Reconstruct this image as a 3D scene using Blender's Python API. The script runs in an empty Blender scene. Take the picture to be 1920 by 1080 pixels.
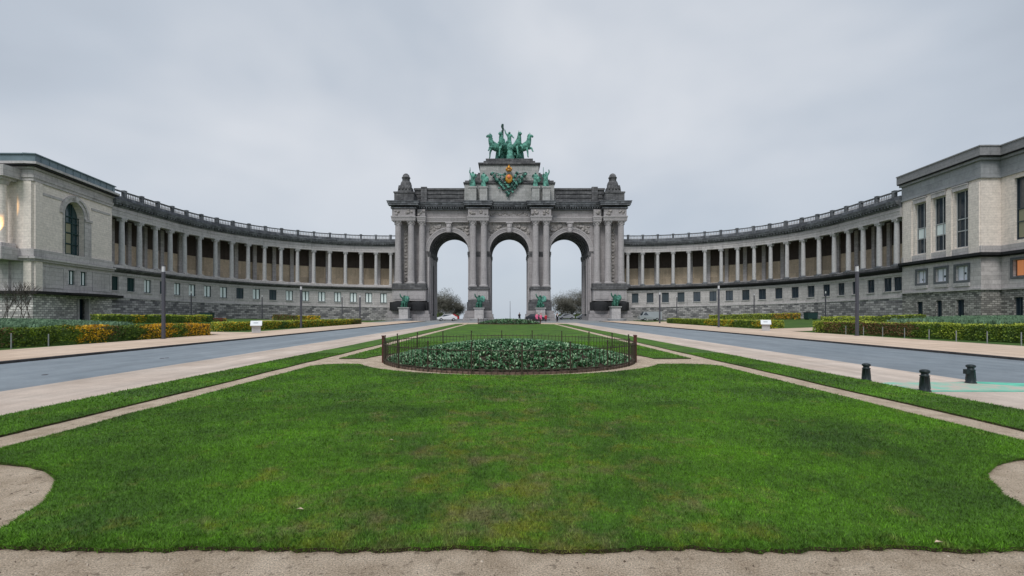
import bpy, bmesh, math, random
import numpy as np
from mathutils import Vector, Matrix
from mathutils.geometry import tessellate_polygon

random.seed(7)
rng = np.random.default_rng(11)
R = math.radians
PI = math.pi
SC = bpy.context.scene
COL = SC.collection

# ------------------------------------------------------------------ camera
F, CX, CY, HC = 900.0, 955.0, 587.0, 1.7          # focal length in photo pixels, vanishing point, eye height
cd = bpy.data.cameras.new('camera'); cam = bpy.data.objects.new('camera', cd); COL.objects.link(cam)
cd.sensor_width = 36; cd.lens = F/1920*36
cd.shift_x = (960-CX)/1920; cd.shift_y = (CY-540)/1920
cd.clip_start = 0.1; cd.clip_end = 8000
cam.location = (0, 0, HC); cam.rotation_euler = (R(90), 0, 0)
SC.camera = cam

# ------------------------------------------------------------------ sky
SUN_EL, SUN_AZ = 52, 200
w = bpy.data.worlds.new('World'); SC.world = w; w.use_nodes = True
nt = w.node_tree; nt.nodes.clear()
def N(t, typ, **kw):
    n = t.nodes.new(typ)
    for k, v in kw.items(): setattr(n, k, v)
    return n
out = N(nt, 'ShaderNodeOutputWorld'); bg = N(nt, 'ShaderNodeBackground')
sky = N(nt, 'ShaderNodeTexSky', sky_type='NISHITA'); sky.sun_disc = False
sky.sun_elevation = R(SUN_EL); sky.sun_rotation = R(SUN_AZ)
tc = N(nt, 'ShaderNodeTexCoord'); mp = N(nt, 'ShaderNodeMapping'); mp.inputs['Scale'].default_value = (1.0, 1.0, 1.7)
mp.inputs['Location'].default_value = (0.35, 0.2, 0.1)
n1 = N(nt, 'ShaderNodeTexNoise'); n1.inputs['Scale'].default_value = 1.25; n1.inputs['Detail'].default_value = 4; n1.inputs['Roughness'].default_value = 0.5
n1.inputs['Distortion'].default_value = 0.25
n2 = N(nt, 'ShaderNodeTexNoise'); n2.inputs['Scale'].default_value = 5; n2.inputs['Detail'].default_value = 7; n2.inputs['Roughness'].default_value = 0.55
mx = N(nt, 'ShaderNodeMixRGB'); mx.inputs[0].default_value = 0.10
cr = N(nt, 'ShaderNodeValToRGB')
e = cr.color_ramp.elements
e[0].position = 0.36; e[0].color = (3.4, 3.8, 4.35, 1)
e[1].position = 0.66; e[1].color = (5.35, 5.6, 6.0, 1)
m = e.new(0.5); m.color = (4.1, 4.52, 5.1, 1)
hz = N(nt, 'ShaderNodeSeparateXYZ'); hr = N(nt, 'ShaderNodeMapRange')
hr.inputs[1].default_value = 0.0; hr.inputs[2].default_value = 0.28; hr.inputs[3].default_value = 0.75; hr.inputs[4].default_value = 0.0
hm = N(nt, 'ShaderNodeMixRGB'); hm.inputs[2].default_value = (4.0, 4.5, 5.15, 1)
fm = N(nt, 'ShaderNodeMixRGB'); fm.inputs[0].default_value = 0.94
L = nt.links.new
L(tc.outputs['Generated'], mp.inputs[0]); L(mp.outputs[0], n1.inputs[0]); L(mp.outputs[0], n2.inputs[0])
L(n1.outputs[0], mx.inputs[1]); L(n2.outputs[0], mx.inputs[2]); L(mx.outputs[0], cr.inputs[0])
L(tc.outputs['Generated'], hz.inputs[0]); L(hz.outputs[2], hr.inputs[0]); L(hr.outputs[0], hm.inputs[0]); L(cr.outputs[0], hm.inputs[1])
L(sky.outputs[0], fm.inputs[1]); L(hm.outputs[0], fm.inputs[2]); L(fm.outputs[0], bg.inputs[0])
bg.inputs[1].default_value = 0.1; L(bg.outputs[0], out.inputs[0])

# ------------------------------------------------------------------ sun
sd = bpy.data.lights.new('sun', 'SUN'); sd.energy = 1.5; sd.angle = R(25); sd.color = (1, 0.97, 0.93)
so = bpy.data.objects.new('sun', sd); COL.objects.link(so)
so.rotation_euler = (R(90-SUN_EL), 0, R(180-SUN_AZ)+PI*0)
az = R(SUN_AZ)
sdir = Vector((math.sin(az)*math.cos(R(SUN_EL)), math.cos(az)*math.cos(R(SUN_EL)), math.sin(R(SUN_EL))))
so.rotation_euler = sdir.to_track_quat('Z', 'Y').to_euler()
SC.view_settings.view_transform = 'Standard'; SC.view_settings.look = 'None'
SC.view_settings.exposure = 0.38; SC.view_settings.gamma = 1.0; SC.view_settings.use_curve_mapping = False
SC.render.resolution_x = 1024; SC.render.resolution_y = 576

# ------------------------------------------------------------------ materials
def newmat(name, rough=0.85):
    m = bpy.data.materials.new(name); m.use_nodes = True
    b = m.node_tree.nodes['Principled BSDF']; b.inputs['Roughness'].default_value = rough
    b.inputs['Specular IOR Level'].default_value = 0.25
    return m, m.node_tree, b
def plain(name, c, rough=0.7, metal=0.0, emit=None, es=0, var=0.0, vs=3.0, spec=0.3):
    m, t, b = newmat(name, rough); b.inputs['Metallic'].default_value = metal
    b.inputs['Specular IOR Level'].default_value = spec
    if var > 0:
        g = N(t, 'ShaderNodeNewGeometry'); n = N(t, 'ShaderNodeTexNoise'); n.inputs['Scale'].default_value = vs; n.inputs['Detail'].default_value = 6
        r = N(t, 'ShaderNodeMapRange'); r.inputs[1].default_value = .3; r.inputs[2].default_value = .7; r.inputs[3].default_value = 1-var; r.inputs[4].default_value = 1+var
        v = N(t, 'ShaderNodeVectorMath', operation='SCALE'); v.inputs[0].default_value = c
        t.links.new(g.outputs['Position'], n.inputs[0]); t.links.new(n.outputs[0], r.inputs[0]); t.links.new(r.outputs[0], v.inputs['Scale']); t.links.new(v.outputs[0], b.inputs[0])
    else: b.inputs[0].default_value = (*c, 1)
    if emit: b.inputs['Emission Color'].default_value = (*emit, 1); b.inputs['Emission Strength'].default_value = es
    return m
def stone(name, base, dark, stain=0.5, block=None, joint=0.6, cvar=0.12, bump=0.3, bs=2.0, streak=0.5, nscale=0.35, relief=0.0, mortar=0.02, bdark=None):
    """Weathered masonry: blocks in UV metres, blotchy dirt and rain streaks in world metres."""
    m, t, b = newmat(name, 0.9); lk = t.links.new
    uv = N(t, 'ShaderNodeUVMap'); g = N(t, 'ShaderNodeNewGeometry')
    if block:
        br = N(t, 'ShaderNodeTexBrick'); br.inputs['Scale'].default_value = 1
        br.inputs['Brick Width'].default_value = block[0]; br.inputs['Row Height'].default_value = block[1]
        br.inputs['Mortar Size'].default_value = mortar; br.inputs['Mortar Smooth'].default_value = 0.3
        c1 = tuple(x*(1+cvar) for x in base); c2 = tuple(x*(1-cvar) for x in base) if bdark is None else bdark
        br.inputs['Color1'].default_value = (*c1, 1); br.inputs['Color2'].default_value = (*c2, 1)
        br.inputs['Mortar'].default_value = (*[x*(1-joint) for x in base], 1)
        dn = N(t, 'ShaderNodeTexNoise'); dn.inputs['Scale'].default_value = 3.0
        da = N(t, 'ShaderNodeVectorMath', operation='MULTIPLY_ADD'); da.inputs[1].default_value = (0.06,)*3
        lk(uv.outputs[0], dn.inputs[0]); lk(dn.outputs['Color'], da.inputs[0]); lk(uv.outputs[0], da.inputs[2])
        lk(da.outputs[0], br.inputs[0]); basec = br.outputs[0]; bfac = br.outputs[1]
    else:
        rg = N(t, 'ShaderNodeRGB'); rg.outputs[0].default_value = (*base, 1); basec = rg.outputs[0]; bfac = None
    a = N(t, 'ShaderNodeTexNoise'); a.inputs['Scale'].default_value = nscale; a.inputs['Detail'].default_value = 10; a.inputs['Roughness'].default_value = 0.68
    lk(g.outputs['Position'], a.inputs[0])
    mp = N(t, 'ShaderNodeMapping'); mp.inputs['Scale'].default_value = (1.9, 1.9, 0.16)
    s = N(t, 'ShaderNodeTexNoise'); s.inputs['Scale'].default_value = 1.0; s.inputs['Detail'].default_value = 6; s.inputs['Roughness'].default_value = 0.65
    lk(g.outputs['Position'], mp.inputs[0]); lk(mp.outputs[0], s.inputs[0])
    mixf = N(t, 'ShaderNodeMixRGB'); mixf.inputs[0].default_value = streak; lk(a.outputs[0], mixf.inputs[1]); lk(s.outputs[0], mixf.inputs[2])
    r = N(t, 'ShaderNodeMapRange'); r.inputs[1].default_value = 0.62-0.28*stain; r.inputs[2].default_value = 0.78-0.2*stain
    r.inputs[3].default_value = 0; r.inputs[4].default_value = min(1, 0.35+stain*0.6); lk(mixf.outputs[0], r.inputs[0])
    mc = N(t, 'ShaderNodeMixRGB'); mc.inputs[2].default_value = (*dark, 1); lk(r.outputs[0], mc.inputs[0]); lk(basec, mc.inputs[1])
    f = N(t, 'ShaderNodeTexNoise'); f.inputs['Scale'].default_value = 3.2; f.inputs['Detail'].default_value = 8; f.inputs['Roughness'].default_value = 0.7; lk(g.outputs['Position'], f.inputs[0])
    fr = N(t, 'ShaderNodeMapRange'); fr.inputs[1].default_value = .3; fr.inputs[2].default_value = .7; fr.inputs[3].default_value = .82; fr.inputs[4].default_value = 1.16; lk(f.outputs[0], fr.inputs[0])
    vm = N(t, 'ShaderNodeVectorMath', operation='SCALE'); lk(mc.outputs[0], vm.inputs[0]); lk(fr.outputs[0], vm.inputs['Scale']); lk(vm.outputs[0], b.inputs[0])
    bp = N(t, 'ShaderNodeBump'); bp.inputs['Strength'].default_value = bump; bp.inputs['Distance'].default_value = 0.05
    bn = N(t, 'ShaderNodeTexNoise'); bn.inputs['Scale'].default_value = bs; bn.inputs['Detail'].default_value = 8; lk(g.outputs['Position'], bn.inputs[0])
    if bfac is not None:
        ms = N(t, 'ShaderNodeMath', operation='MULTIPLY_ADD'); ms.inputs[1].default_value = -0.7; lk(bfac, ms.inputs[0]); lk(bn.outputs[0], ms.inputs[2]); lk(ms.outputs[0], bp.inputs['Height'])
    else: lk(bn.outputs[0], bp.inputs['Height'])
    lk(bp.outputs[0], b.inputs['Normal'])
    if relief > 0:
        vo = N(t, 'ShaderNodeTexVoronoi'); vo.inputs['Scale'].default_value = 1.1; lk(g.outputs['Position'], vo.inputs[0])
        b2 = N(t, 'ShaderNodeBump'); b2.inputs['Strength'].default_value = relief; b2.inputs['Distance'].default_value = 0.35
        lk(vo.outputs['Distance'], b2.inputs['Height']); lk(bp.outputs[0], b2.inputs['Normal']); lk(b2.outputs[0], b.inputs['Normal'])
    return m

M = {}
M['arch'] = stone('arch limestone', (.37,.35,.355), (.085,.085,.09), 0.42, (1.6,.62), .35, .10)
M['archfine'] = stone('arch column stone', (.43,.41,.415), (.14,.14,.145), 0.34, (9,1.9), .35, .06, bump=.15)
M['relief'] = stone('carved relief stone', (.40,.375,.36), (.075,.075,.08), 0.6, None, bump=.6, bs=1.4, streak=.2, nscale=1.1, relief=.9)
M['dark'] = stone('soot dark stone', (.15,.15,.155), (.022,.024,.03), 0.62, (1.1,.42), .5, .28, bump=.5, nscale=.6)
M['black'] = stone('soot and shade black stone', (.028,.029,.032), (.010,.011,.013), 0.5, None, bump=.6)
M['attic'] = stone('attic pale stone', (.40,.40,.395), (.16,.19,.18), 0.5, (1.5,.6), .3, .12)
M['wing'] = stone('wing wall stone', (.52,.495,.49), (.15,.145,.155), 0.38, (1.9,.52), .35, .10)
M['winglite'] = stone('wing entablature stone', (.52,.50,.50), (.16,.16,.17), 0.42, (2.2,.66), .3, .08)
M['wingcol'] = stone('colonnade column stone', (.52,.515,.52), (.28,.28,.29), 0.34, None, bump=.15, nscale=.9)
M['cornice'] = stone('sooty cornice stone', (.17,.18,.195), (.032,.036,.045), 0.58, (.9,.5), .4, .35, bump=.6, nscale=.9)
M['rubble'] = stone('rough rubble stone', (.52,.50,.50), (.09,.09,.095), 0.34, (.85,.36), .72, 0, bump=.9, bs=4, mortar=.035, bdark=(.13,.13,.14), nscale=.8)
M['rubblelite'] = stone('pale rubble stone', (.80,.77,.74), (.25,.25,.25), 0.12, (.62,.27), .7, 0, bump=.9, bs=4, mortar=.035, bdark=(.30,.295,.29), nscale=.8)
M['rubblemid'] = stone('brownish rubble stone', (.52,.50,.47), (.11,.11,.11), 0.36, (.62,.25), .7, 0, bump=.9, bs=4, mortar=.035, bdark=(.15,.145,.14), nscale=.8)
M['cream'] = stone('cream brick stone', (.82,.745,.68), (.66,.60,.55), 0.28, (.95,.30), .17, .045, bump=.2, streak=.7)
M['blue'] = stone('blue grey frieze stone', (.33,.345,.36), (.20,.215,.23), 0.4, (2.4,.8), .3, .08)
M['parapet'] = stone('plain grey parapet', (.28,.28,.29), (.20,.20,.21), 0.3, (3,1.3), .3, .05)
M['metalroof'] = plain('weathered zinc roof', (.16,.22,.25), .5, var=.2, vs=.6)
M['tanwall'] = stone('ochre painted gallery wall', (.60,.49,.36), (.30,.23,.15), 0.42, (2.2,5), .15, .22, bump=.05, nscale=.5)
M['mosaic'] = stone('dark mosaic wall', (.075,.06,.052), (.025,.022,.022), 0.5, None, bump=.1, nscale=.7)
M['ceil'] = plain('gallery ceiling', (.10,.09,.085), .9)
M['glass'] = plain('dark window glass', (.025,.04,.055), .06, spec=1.0)
M['gloss'] = plain('greenish window glass', (.03,.065,.075), .15, spec=.6)
M['teal'] = plain('teal painted frame', (.02,.06,.062), .5)
M['shut'] = plain('blue grey shutter', (.055,.075,.09), .6)
M['gshut'] = plain('dark green shutter', (.02,.05,.05), .6)
M['blind'] = plain('white blind', (.86,.95,.95), .7)
M['yblind'] = plain('pale yellow blind', (.30,.29,.20), .7)
M['wframe'] = plain('pale window frame', (.45,.47,.48), .6)
M['dframe'] = plain('dark stone window surround', (.13,.14,.15), .8, var=.2)
M['skypane'] = plain('white sky-reflection pane', (.85,.87,.97), .4)  # reflected sky put into the pane as a near-white colour
M['orange'] = plain('orange lit room', (.5,.22,.1), .6, emit=(1.0,.36,.14), es=0.22)
M['door'] = plain('dark blue door', (.015,.03,.045), .4)
M['canopy'] = plain('black canopy and shadow line', (.012,.012,.013), .6)
def patina(nm='green bronze patina', hi=(.17,.45,.36,1)):
    m, t, b = newmat(nm, .65); lk = t.links.new
    g = N(t, 'ShaderNodeNewGeometry'); n = N(t, 'ShaderNodeTexNoise'); n.inputs['Scale'].default_value = 1.6; n.inputs['Detail'].default_value = 8; n.inputs['Roughness'].default_value = .7
    c = N(t, 'ShaderNodeValToRGB'); c.color_ramp.elements[0].position = .36; c.color_ramp.elements[0].color = (.012,.05,.042,1)
    c.color_ramp.elements[1].position = .6; c.color_ramp.elements[1].color = hi
    lk(g.outputs['Position'], n.inputs[0]); lk(n.outputs[0], c.inputs[0]); lk(c.outputs[0], b.inputs[0])
    return m
M['bronze'] = patina(); M['bronzed'] = patina('dark green bronze', (.065,.22,.155,1))
M['dbronze'] = plain('dark bronze', (.02,.06,.05), .6, var=.5, vs=3)
M['gold'] = plain('gilding', (.62,.30,.05), .35, .5, var=.35, vs=5)
M['goldred'] = plain('red gilded lion field', (.75,.22,.10), .45, .2)
M['lamp'] = plain('dark grey lamp metal', (.10,.10,.12), .45, .3)
M['lamphead'] = plain('frosted lamp diffuser', (.62,.63,.65), .35)
M['bollard'] = plain('dark green cast iron', (.022,.032,.034), .4, .2, var=.25, vs=8)
M['rust'] = plain('rusty brown fence iron', (.10,.035,.028), .7, var=.3, vs=10)
M['iron'] = plain('thin dark fence iron', (.055,.045,.030), .7)
M['wood'] = plain('weathered timber edging', (.16,.11,.085), .9, var=.3, vs=4)
M['white'] = plain('white enamel plate', (.78,.80,.82), .4)
M['conc'] = plain('light concrete', (.45,.45,.46), .85, var=.1)
M['stake'] = plain('weathered concrete stake', (.27,.28,.28), .9, var=.2)
M['kerb'] = plain('kerb stone with step shadow', (.06,.055,.055), .8, var=.35, vs=5)  # dark tone includes the shadow line of the kerb step
M['paint'] = plain('car paint white', (.75,.76,.78), .25, spec=.5)
M['silver'] = plain('car paint silver', (.42,.45,.48), .3, .3)
M['redp'] = plain('car paint red', (.45,.03,.04), .3)
M['darkp'] = plain('car paint dark', (.03,.035,.045), .3)
M['tyre'] = plain('tyre rubber', (.015,.015,.015), .9)
M['hl'] = plain('headlight glass', (.8,.8,.75), .2)
M['skin'] = plain('skin', (.5,.3,.22), .6)
M['hair'] = plain('dark hair', (.03,.02,.015), .6)
M['coatb'] = plain('black coat', (.012,.011,.012), .8)
M['coatp'] = plain('pink coat', (.75,.17,.30), .8)
M['coatr'] = plain('red coat', (.45,.03,.05), .8)
M['trous'] = plain('dark trousers', (.02,.02,.03), .8)
M['bark'] = plain('bark', (.075,.065,.055), .95, var=.3, vs=2)
M['twig'] = plain('winter twigs', (.12,.115,.095), .95, var=.45, vs=.25)
M['leafg'] = plain('hedge leaves green', (.17,.24,.022), .6, var=.45, vs=2.5)
M['leafd'] = plain('hedge leaves dark green', (.085,.145,.028), .6, var=.5, vs=2.5)
M['leafy'] = plain('hedge leaves yellow', (.68,.40,.02), .6, var=.4, vs=3)
M['leafl'] = plain('hedge leaves fresh lime', (.38,.44,.06), .6, var=.35, vs=2)
M['leafb'] = plain('hedge leaves brown', (.20,.105,.055), .7, var=.45, vs=3)
M['leaft'] = plain('blue green shrub leaves', (.15,.25,.15), .7, var=.35, vs=2)
M['leafr'] = plain('red leaves', (.25,.035,.03), .7, var=.3)
M['bedleaf'] = plain('bed plant leaves', (.065,.18,.075), .5, var=.5, vs=9, spec=.5)
M['bedlight'] = plain('pale bed leaves', (.32,.46,.27), .5, var=.3, vs=9)
M['soil'] = plain('dark soil', (.045,.03,.02), .95, var=.4, vs=12)

def grass_nodes(name, blade=False):
    m, t, b = newmat(name, .75); lk = t.links.new
    g = N(t, 'ShaderNodeNewGeometry'); P = g.outputs['Position']
    def noise(sc, det=6, ro=.6, vec=None):
        n = N(t, 'ShaderNodeTexNoise'); n.inputs['Scale'].default_value = sc; n.inputs['Detail'].default_value = det; n.inputs['Roughness'].default_value = ro
        lk(vec or P, n.inputs[0]); return n.outputs[0]
    c = N(t, 'ShaderNodeValToRGB'); c.color_ramp.elements[0].position = .34; c.color_ramp.elements[0].color = (.045,.102,.014,1)
    c.color_ramp.elements[1].position = .64; c.color_ramp.elements[1].color = (.098,.240,.010,1)
    lk(noise(.55, 8, .62), c.inputs[0])
    # bare, yellowed and brown worn patches, mostly in the middle of the lawn
    sx = N(t, 'ShaderNodeSeparateXYZ'); lk(P, sx.inputs[0])
    ax = N(t, 'ShaderNodeMath', operation='ABSOLUTE'); lk(sx.outputs[0], ax.inputs[0])
    wr = N(t, 'ShaderNodeMapRange'); wr.inputs[1].default_value = .3; wr.inputs[2].default_value = 3.6; wr.inputs[3].default_value = .14; wr.inputs[4].default_value = -.01; lk(ax.outputs[0], wr.inputs[0])
    yr = N(t, 'ShaderNodeMapRange'); yr.inputs[1].default_value = 3.4; yr.inputs[2].default_value = 11; yr.inputs[3].default_value = 1; yr.inputs[4].default_value = .3; lk(sx.outputs[1], yr.inputs[0])
    wy = N(t, 'ShaderNodeMath', operation='MULTIPLY'); lk(wr.outputs[0], wy.inputs[0]); lk(yr.outputs[0], wy.inputs[1])
    ad = N(t, 'ShaderNodeMath', operation='ADD'); lk(noise(1.7, 9, .74), ad.inputs[0]); lk(wy.outputs[0], ad.inputs[1])
    pr = N(t, 'ShaderNodeMapRange'); pr.inputs[1].default_value = .56; pr.inputs[2].default_value = .72; pr.inputs[4].default_value = .72; lk(ad.outputs[0], pr.inputs[0])
    pc = N(t, 'ShaderNodeValToRGB'); pc.color_ramp.elements[0].position = .42; pc.color_ramp.elements[0].color = (.19,.16,.075,1)
    pc.color_ramp.elements[1].position = .6; pc.color_ramp.elements[1].color = (.20,.20,.02,1); lk(noise(2.1, 4), pc.inputs[0])
    m1 = N(t, 'ShaderNodeMixRGB'); lk(pr.outputs[0], m1.inputs[0]); lk(c.outputs[0], m1.inputs[1]); lk(pc.outputs[0], m1.inputs[2])
    if blade:
        at = N(t, 'ShaderNodeAttribute', attribute_name='rnd')
        r = N(t, 'ShaderNodeMapRange'); r.inputs[3].default_value = .5; r.inputs[4].default_value = 1.75; lk(at.outputs['Fac'], r.inputs[0])
        v = N(t, 'ShaderNodeVectorMath', operation='SCALE'); lk(m1.outputs[0], v.inputs[0]); lk(r.outputs[0], v.inputs['Scale'])
        k1 = N(t, 'ShaderNodeMapRange'); k1.inputs[1].default_value = .36; k1.inputs[2].default_value = .64; k1.inputs[3].default_value = .5; k1.inputs[4].default_value = 1.42; lk(noise(9, 6, .75), k1.inputs[0])
        v2 = N(t, 'ShaderNodeVectorMath', operation='SCALE'); lk(v.outputs[0], v2.inputs[0]); lk(k1.outputs[0], v2.inputs['Scale'])
        lk(v2.outputs[0], b.inputs[0]); b.inputs['Roughness'].default_value = .6
    else:
        fn = noise(28, 4, .7)
        r = N(t, 'ShaderNodeMapRange'); r.inputs[1].default_value = .3; r.inputs[2].default_value = .7; r.inputs[3].default_value = .42; r.inputs[4].default_value = 1.25; lk(fn, r.inputs[0])
        mm = noise(6, 6, .7)
        r2 = N(t, 'ShaderNodeMapRange'); r2.inputs[1].default_value = .3; r2.inputs[2].default_value = .7; r2.inputs[3].default_value = .75; r2.inputs[4].default_value = 1.2; lk(mm, r2.inputs[0])
        mu = N(t, 'ShaderNodeMath', operation='MULTIPLY'); lk(r.outputs[0], mu.inputs[0]); lk(r2.outputs[0], mu.inputs[1])
        v = N(t, 'ShaderNodeVectorMath', operation='SCALE'); lk(m1.outputs[0], v.inputs[0]); lk(mu.outputs[0], v.inputs['Scale']); lk(v.outputs[0], b.inputs[0])
        bp = N(t, 'ShaderNodeBump'); bp.inputs['Strength'].default_value = .6; bp.inputs['Distance'].default_value = .03; lk(fn, bp.inputs['Height']); lk(bp.outputs[0], b.inputs['Normal'])
    return m
M['field'] = None
M['lawn'] = grass_nodes('lawn'); M['blade'] = grass_nodes('grass blades', True)

def groundmat(name, c1, c2, big=.5, fine=60, speck=None, rough=.95, bump=.25, sv=.22):
    m, t, b = newmat(name, rough); lk = t.links.new
    g = N(t, 'ShaderNodeNewGeometry'); P = g.outputs['Position']
    def noise(sc, det=6, ro=.6):
        n = N(t, 'ShaderNodeTexNoise'); n.inputs['Scale'].default_value = sc; n.inputs['Detail'].default_value = det; n.inputs['Roughness'].default_value = ro; lk(P, n.inputs[0]); return n.outputs[0]
    c = N(t, 'ShaderNodeValToRGB'); c.color_ramp.elements[0].position = .36; c.color_ramp.elements[0].color = (*c1, 1)
    c.color_ramp.elements[1].position = .64; c.color_ramp.elements[1].color = (*c2, 1); lk(noise(big, 9, .65), c.inputs[0])
    fn = noise(fine, 4, .75)
    r = N(t, 'ShaderNodeMapRange'); r.inputs[1].default_value = .3; r.inputs[2].default_value = .7; r.inputs[3].default_value = 1-sv; r.inputs[4].default_value = 1+sv; lk(fn, r.inputs[0])
    v = N(t, 'ShaderNodeVectorMath', operation='SCALE'); lk(c.outputs[0], v.inputs[0]); lk(r.outputs[0], v.inputs['Scale'])
    o = v.outputs[0]
    if speck:
        sp = noise(speck[0], 3, .5); sr = N(t, 'ShaderNodeMapRange'); sr.inputs[1].default_value = speck[1]; sr.inputs[2].default_value = speck[1]+.06; sr.inputs[4].default_value = speck[3]; lk(sp, sr.inputs[0])
        mm = N(t, 'ShaderNodeMixRGB'); mm.inputs[2].default_value = (*speck[2], 1); lk(sr.outputs[0], mm.inputs[0]); lk(o, mm.inputs[1]); o = mm.outputs[0]
    lk(o, b.inputs[0])
    bp = N(t, 'ShaderNodeBump'); bp.inputs['Strength'].default_value = bump; bp.inputs['Distance'].default_value = .02; lk(fn, bp.inputs['Height']); lk(bp.outputs[0], b.inputs['Normal'])
    return m
M['gravel'] = groundmat('beaten gravel', (.44,.345,.25), (.64,.525,.405), 2.6, 85, (11, .61, (.14,.105,.075), .55), sv=.75, bump=1)
M['pinkg'] = groundmat('pale pink gravel', (.52,.425,.355), (.61,.52,.45), .35, 30, sv=.12)
def wear(m):
    t = m.node_tree; b = t.nodes['Principled BSDF']; lk = t.links.new; src = b.inputs[0].links[0].from_socket
    gg = N(t, 'ShaderNodeNewGeometry'); mp = N(t, 'ShaderNodeMapping'); mp.inputs['Scale'].default_value = (1.1, .045, 1); lk(gg.outputs['Position'], mp.inputs[0])
    n = N(t, 'ShaderNodeTexNoise'); n.inputs['Scale'].default_value = 1; n.inputs['Detail'].default_value = 7; n.inputs['Roughness'].default_value = .65; lk(mp.outputs[0], n.inputs[0])
    r = N(t, 'ShaderNodeMapRange'); r.inputs[1].default_value = .32; r.inputs[2].default_value = .68; r.inputs[3].default_value = .80; r.inputs[4].default_value = 1.16; lk(n.outputs[0], r.inputs[0])
    n2 = N(t, 'ShaderNodeTexNoise'); n2.inputs['Scale'].default_value = 1.3; n2.inputs['Detail'].default_value = 8; n2.inputs['Roughness'].default_value = .7; lk(gg.outputs['Position'], n2.inputs[0])
    r2 = N(t, 'ShaderNodeMapRange'); r2.inputs[1].default_value = .35; r2.inputs[2].default_value = .65; r2.inputs[3].default_value = .88; r2.inputs[4].default_value = 1.1; lk(n2.outputs[0], r2.inputs[0])
    mu = N(t, 'ShaderNodeMath', operation='MULTIPLY'); lk(r.outputs[0], mu.inputs[0]); lk(r2.outputs[0], mu.inputs[1])
    v = N(t, 'ShaderNodeVectorMath', operation='SCALE'); lk(src, v.inputs[0]); lk(mu.outputs[0], v.inputs['Scale']); lk(v.outputs[0], b.inputs[0])
M['pave'] = groundmat('salmon pavement', (.58,.44,.33), (.66,.52,.41), .3, 20, sv=.10)
M['asph'] = groundmat('blue grey asphalt', (.20,.235,.265), (.25,.285,.315), .16, 12, sv=.07, rough=.6, bump=.08)
for k_ in ('asph', 'pave', 'pinkg'): wear(M[k_])
M['field'] = groundmat('side grass', (.045,.095,.02), (.075,.145,.025), .5, 20, sv=.3)
M['plaza'] = groundmat('grey plaza', (.22,.24,.25), (.30,.31,.31), .2, 6, sv=.1)

# ------------------------------------------------------------------ helpers
def link(o, parent=None):
    COL.objects.link(o)
    if parent is not None: o.parent = parent
    return o
def obj(name, bm, mats, parent=None, smooth=False, uvs=None, loc=None, recalc=True):
    if recalc: bmesh.ops.recalc_face_normals(bm, faces=bm.faces)
    ul = bm.loops.layers.uv.verify()
    for f in bm.faces:
        n = f.normal
        if uvs is not None and abs(n.z) < .7:
            c = f.calc_center_median(); s0 = uvs(c)
            for l in f.loops: l[ul].uv = (uvs(l.vert.co), l.vert.co.z)
        elif abs(n.z) < .7:
            t = Vector((-n.y, n.x, 0)).normalized()
            if abs(t.x) > abs(t.y):
                if t.x < 0: t = -t
            elif t.y < 0: t = -t
            for l in f.loops: l[ul].uv = (l.vert.co.dot(t), l.vert.co.z)
        else:
            for l in f.loops: l[ul].uv = (l.vert.co.x, l.vert.co.y)
        if smooth: f.smooth = True
    me = bpy.data.meshes.new(name); bm.to_mesh(me); bm.free()
    for mm in (mats if isinstance(mats, (list, tuple)) else [mats]): me.materials.append(M[mm] if isinstance(mm, str) else mm)
    o = bpy.data.objects.new(name, me); link(o, parent)
    if loc: o.location = loc
    return o
def tag(o, label=None, cat=None, group=None, kind=None):
    if label: o['label'] = label
    if cat: o['category'] = cat
    if group: o['group'] = group
    if kind: o['kind'] = kind
    return o
def empty(name, loc, rz=0):
    o = bpy.data.objects.new(name, None); COL.objects.link(o); o.location = loc; o.rotation_euler = (0, 0, rz); o.empty_display_size = .3
    return o
def copy_tree(o, parent=None):
    c = o.copy(); COL.objects.link(c)
    if parent is not None: c.parent = parent
    for ch in list(o.children): copy_tree(ch, c)
    return c
def face(bm, pts, mi=0):
    f = bm.faces.new([bm.verts.new(p) for p in pts]); f.material_index = mi; return f
def box(bm, x0, x1, y0, y1, z0, z1, mi=0, taper=0):
    a = [(x0,y0,z0),(x1,y0,z0),(x1,y1,z0),(x0,y1,z0)]
    b = [(x0+taper,y0+taper,z1),(x1-taper,y0+taper,z1),(x1-taper,y1-taper,z1),(x0+taper,y1-taper,z1)]
    v = [bm.verts.new(p) for p in a+b]
    for q in ((0,1,2,3),(4,5,6,7),(0,1,5,4),(1,2,6,5),(2,3,7,6),(3,0,4,7)):
        f = bm.faces.new([v[i] for i in q]); f.material_index = mi
def lathe(bm, cx, cy, prof, n=14, mi=0, a0=0, a1=2*PI):
    full = abs(a1-a0-2*PI) < 1e-6; k = n if full else n+1
    rings = [[bm.verts.new((cx+r*math.cos(a0+(a1-a0)*i/n), cy+r*math.sin(a0+(a1-a0)*i/n), z)) for i in range(k)] for r, z in prof]
    for a, b in zip(rings, rings[1:]):
        for i in range(n):
            j = (i+1) % k
            f = bm.faces.new((a[i], a[j], b[j], b[i])); f.material_index = mi; f.smooth = True
    for rr in (rings[0], rings[-1]):
        if prof[0] != prof[-1]:
            f = bm.faces.new([bm.verts.new(v.co) for v in rr]); f.material_index = mi
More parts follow.
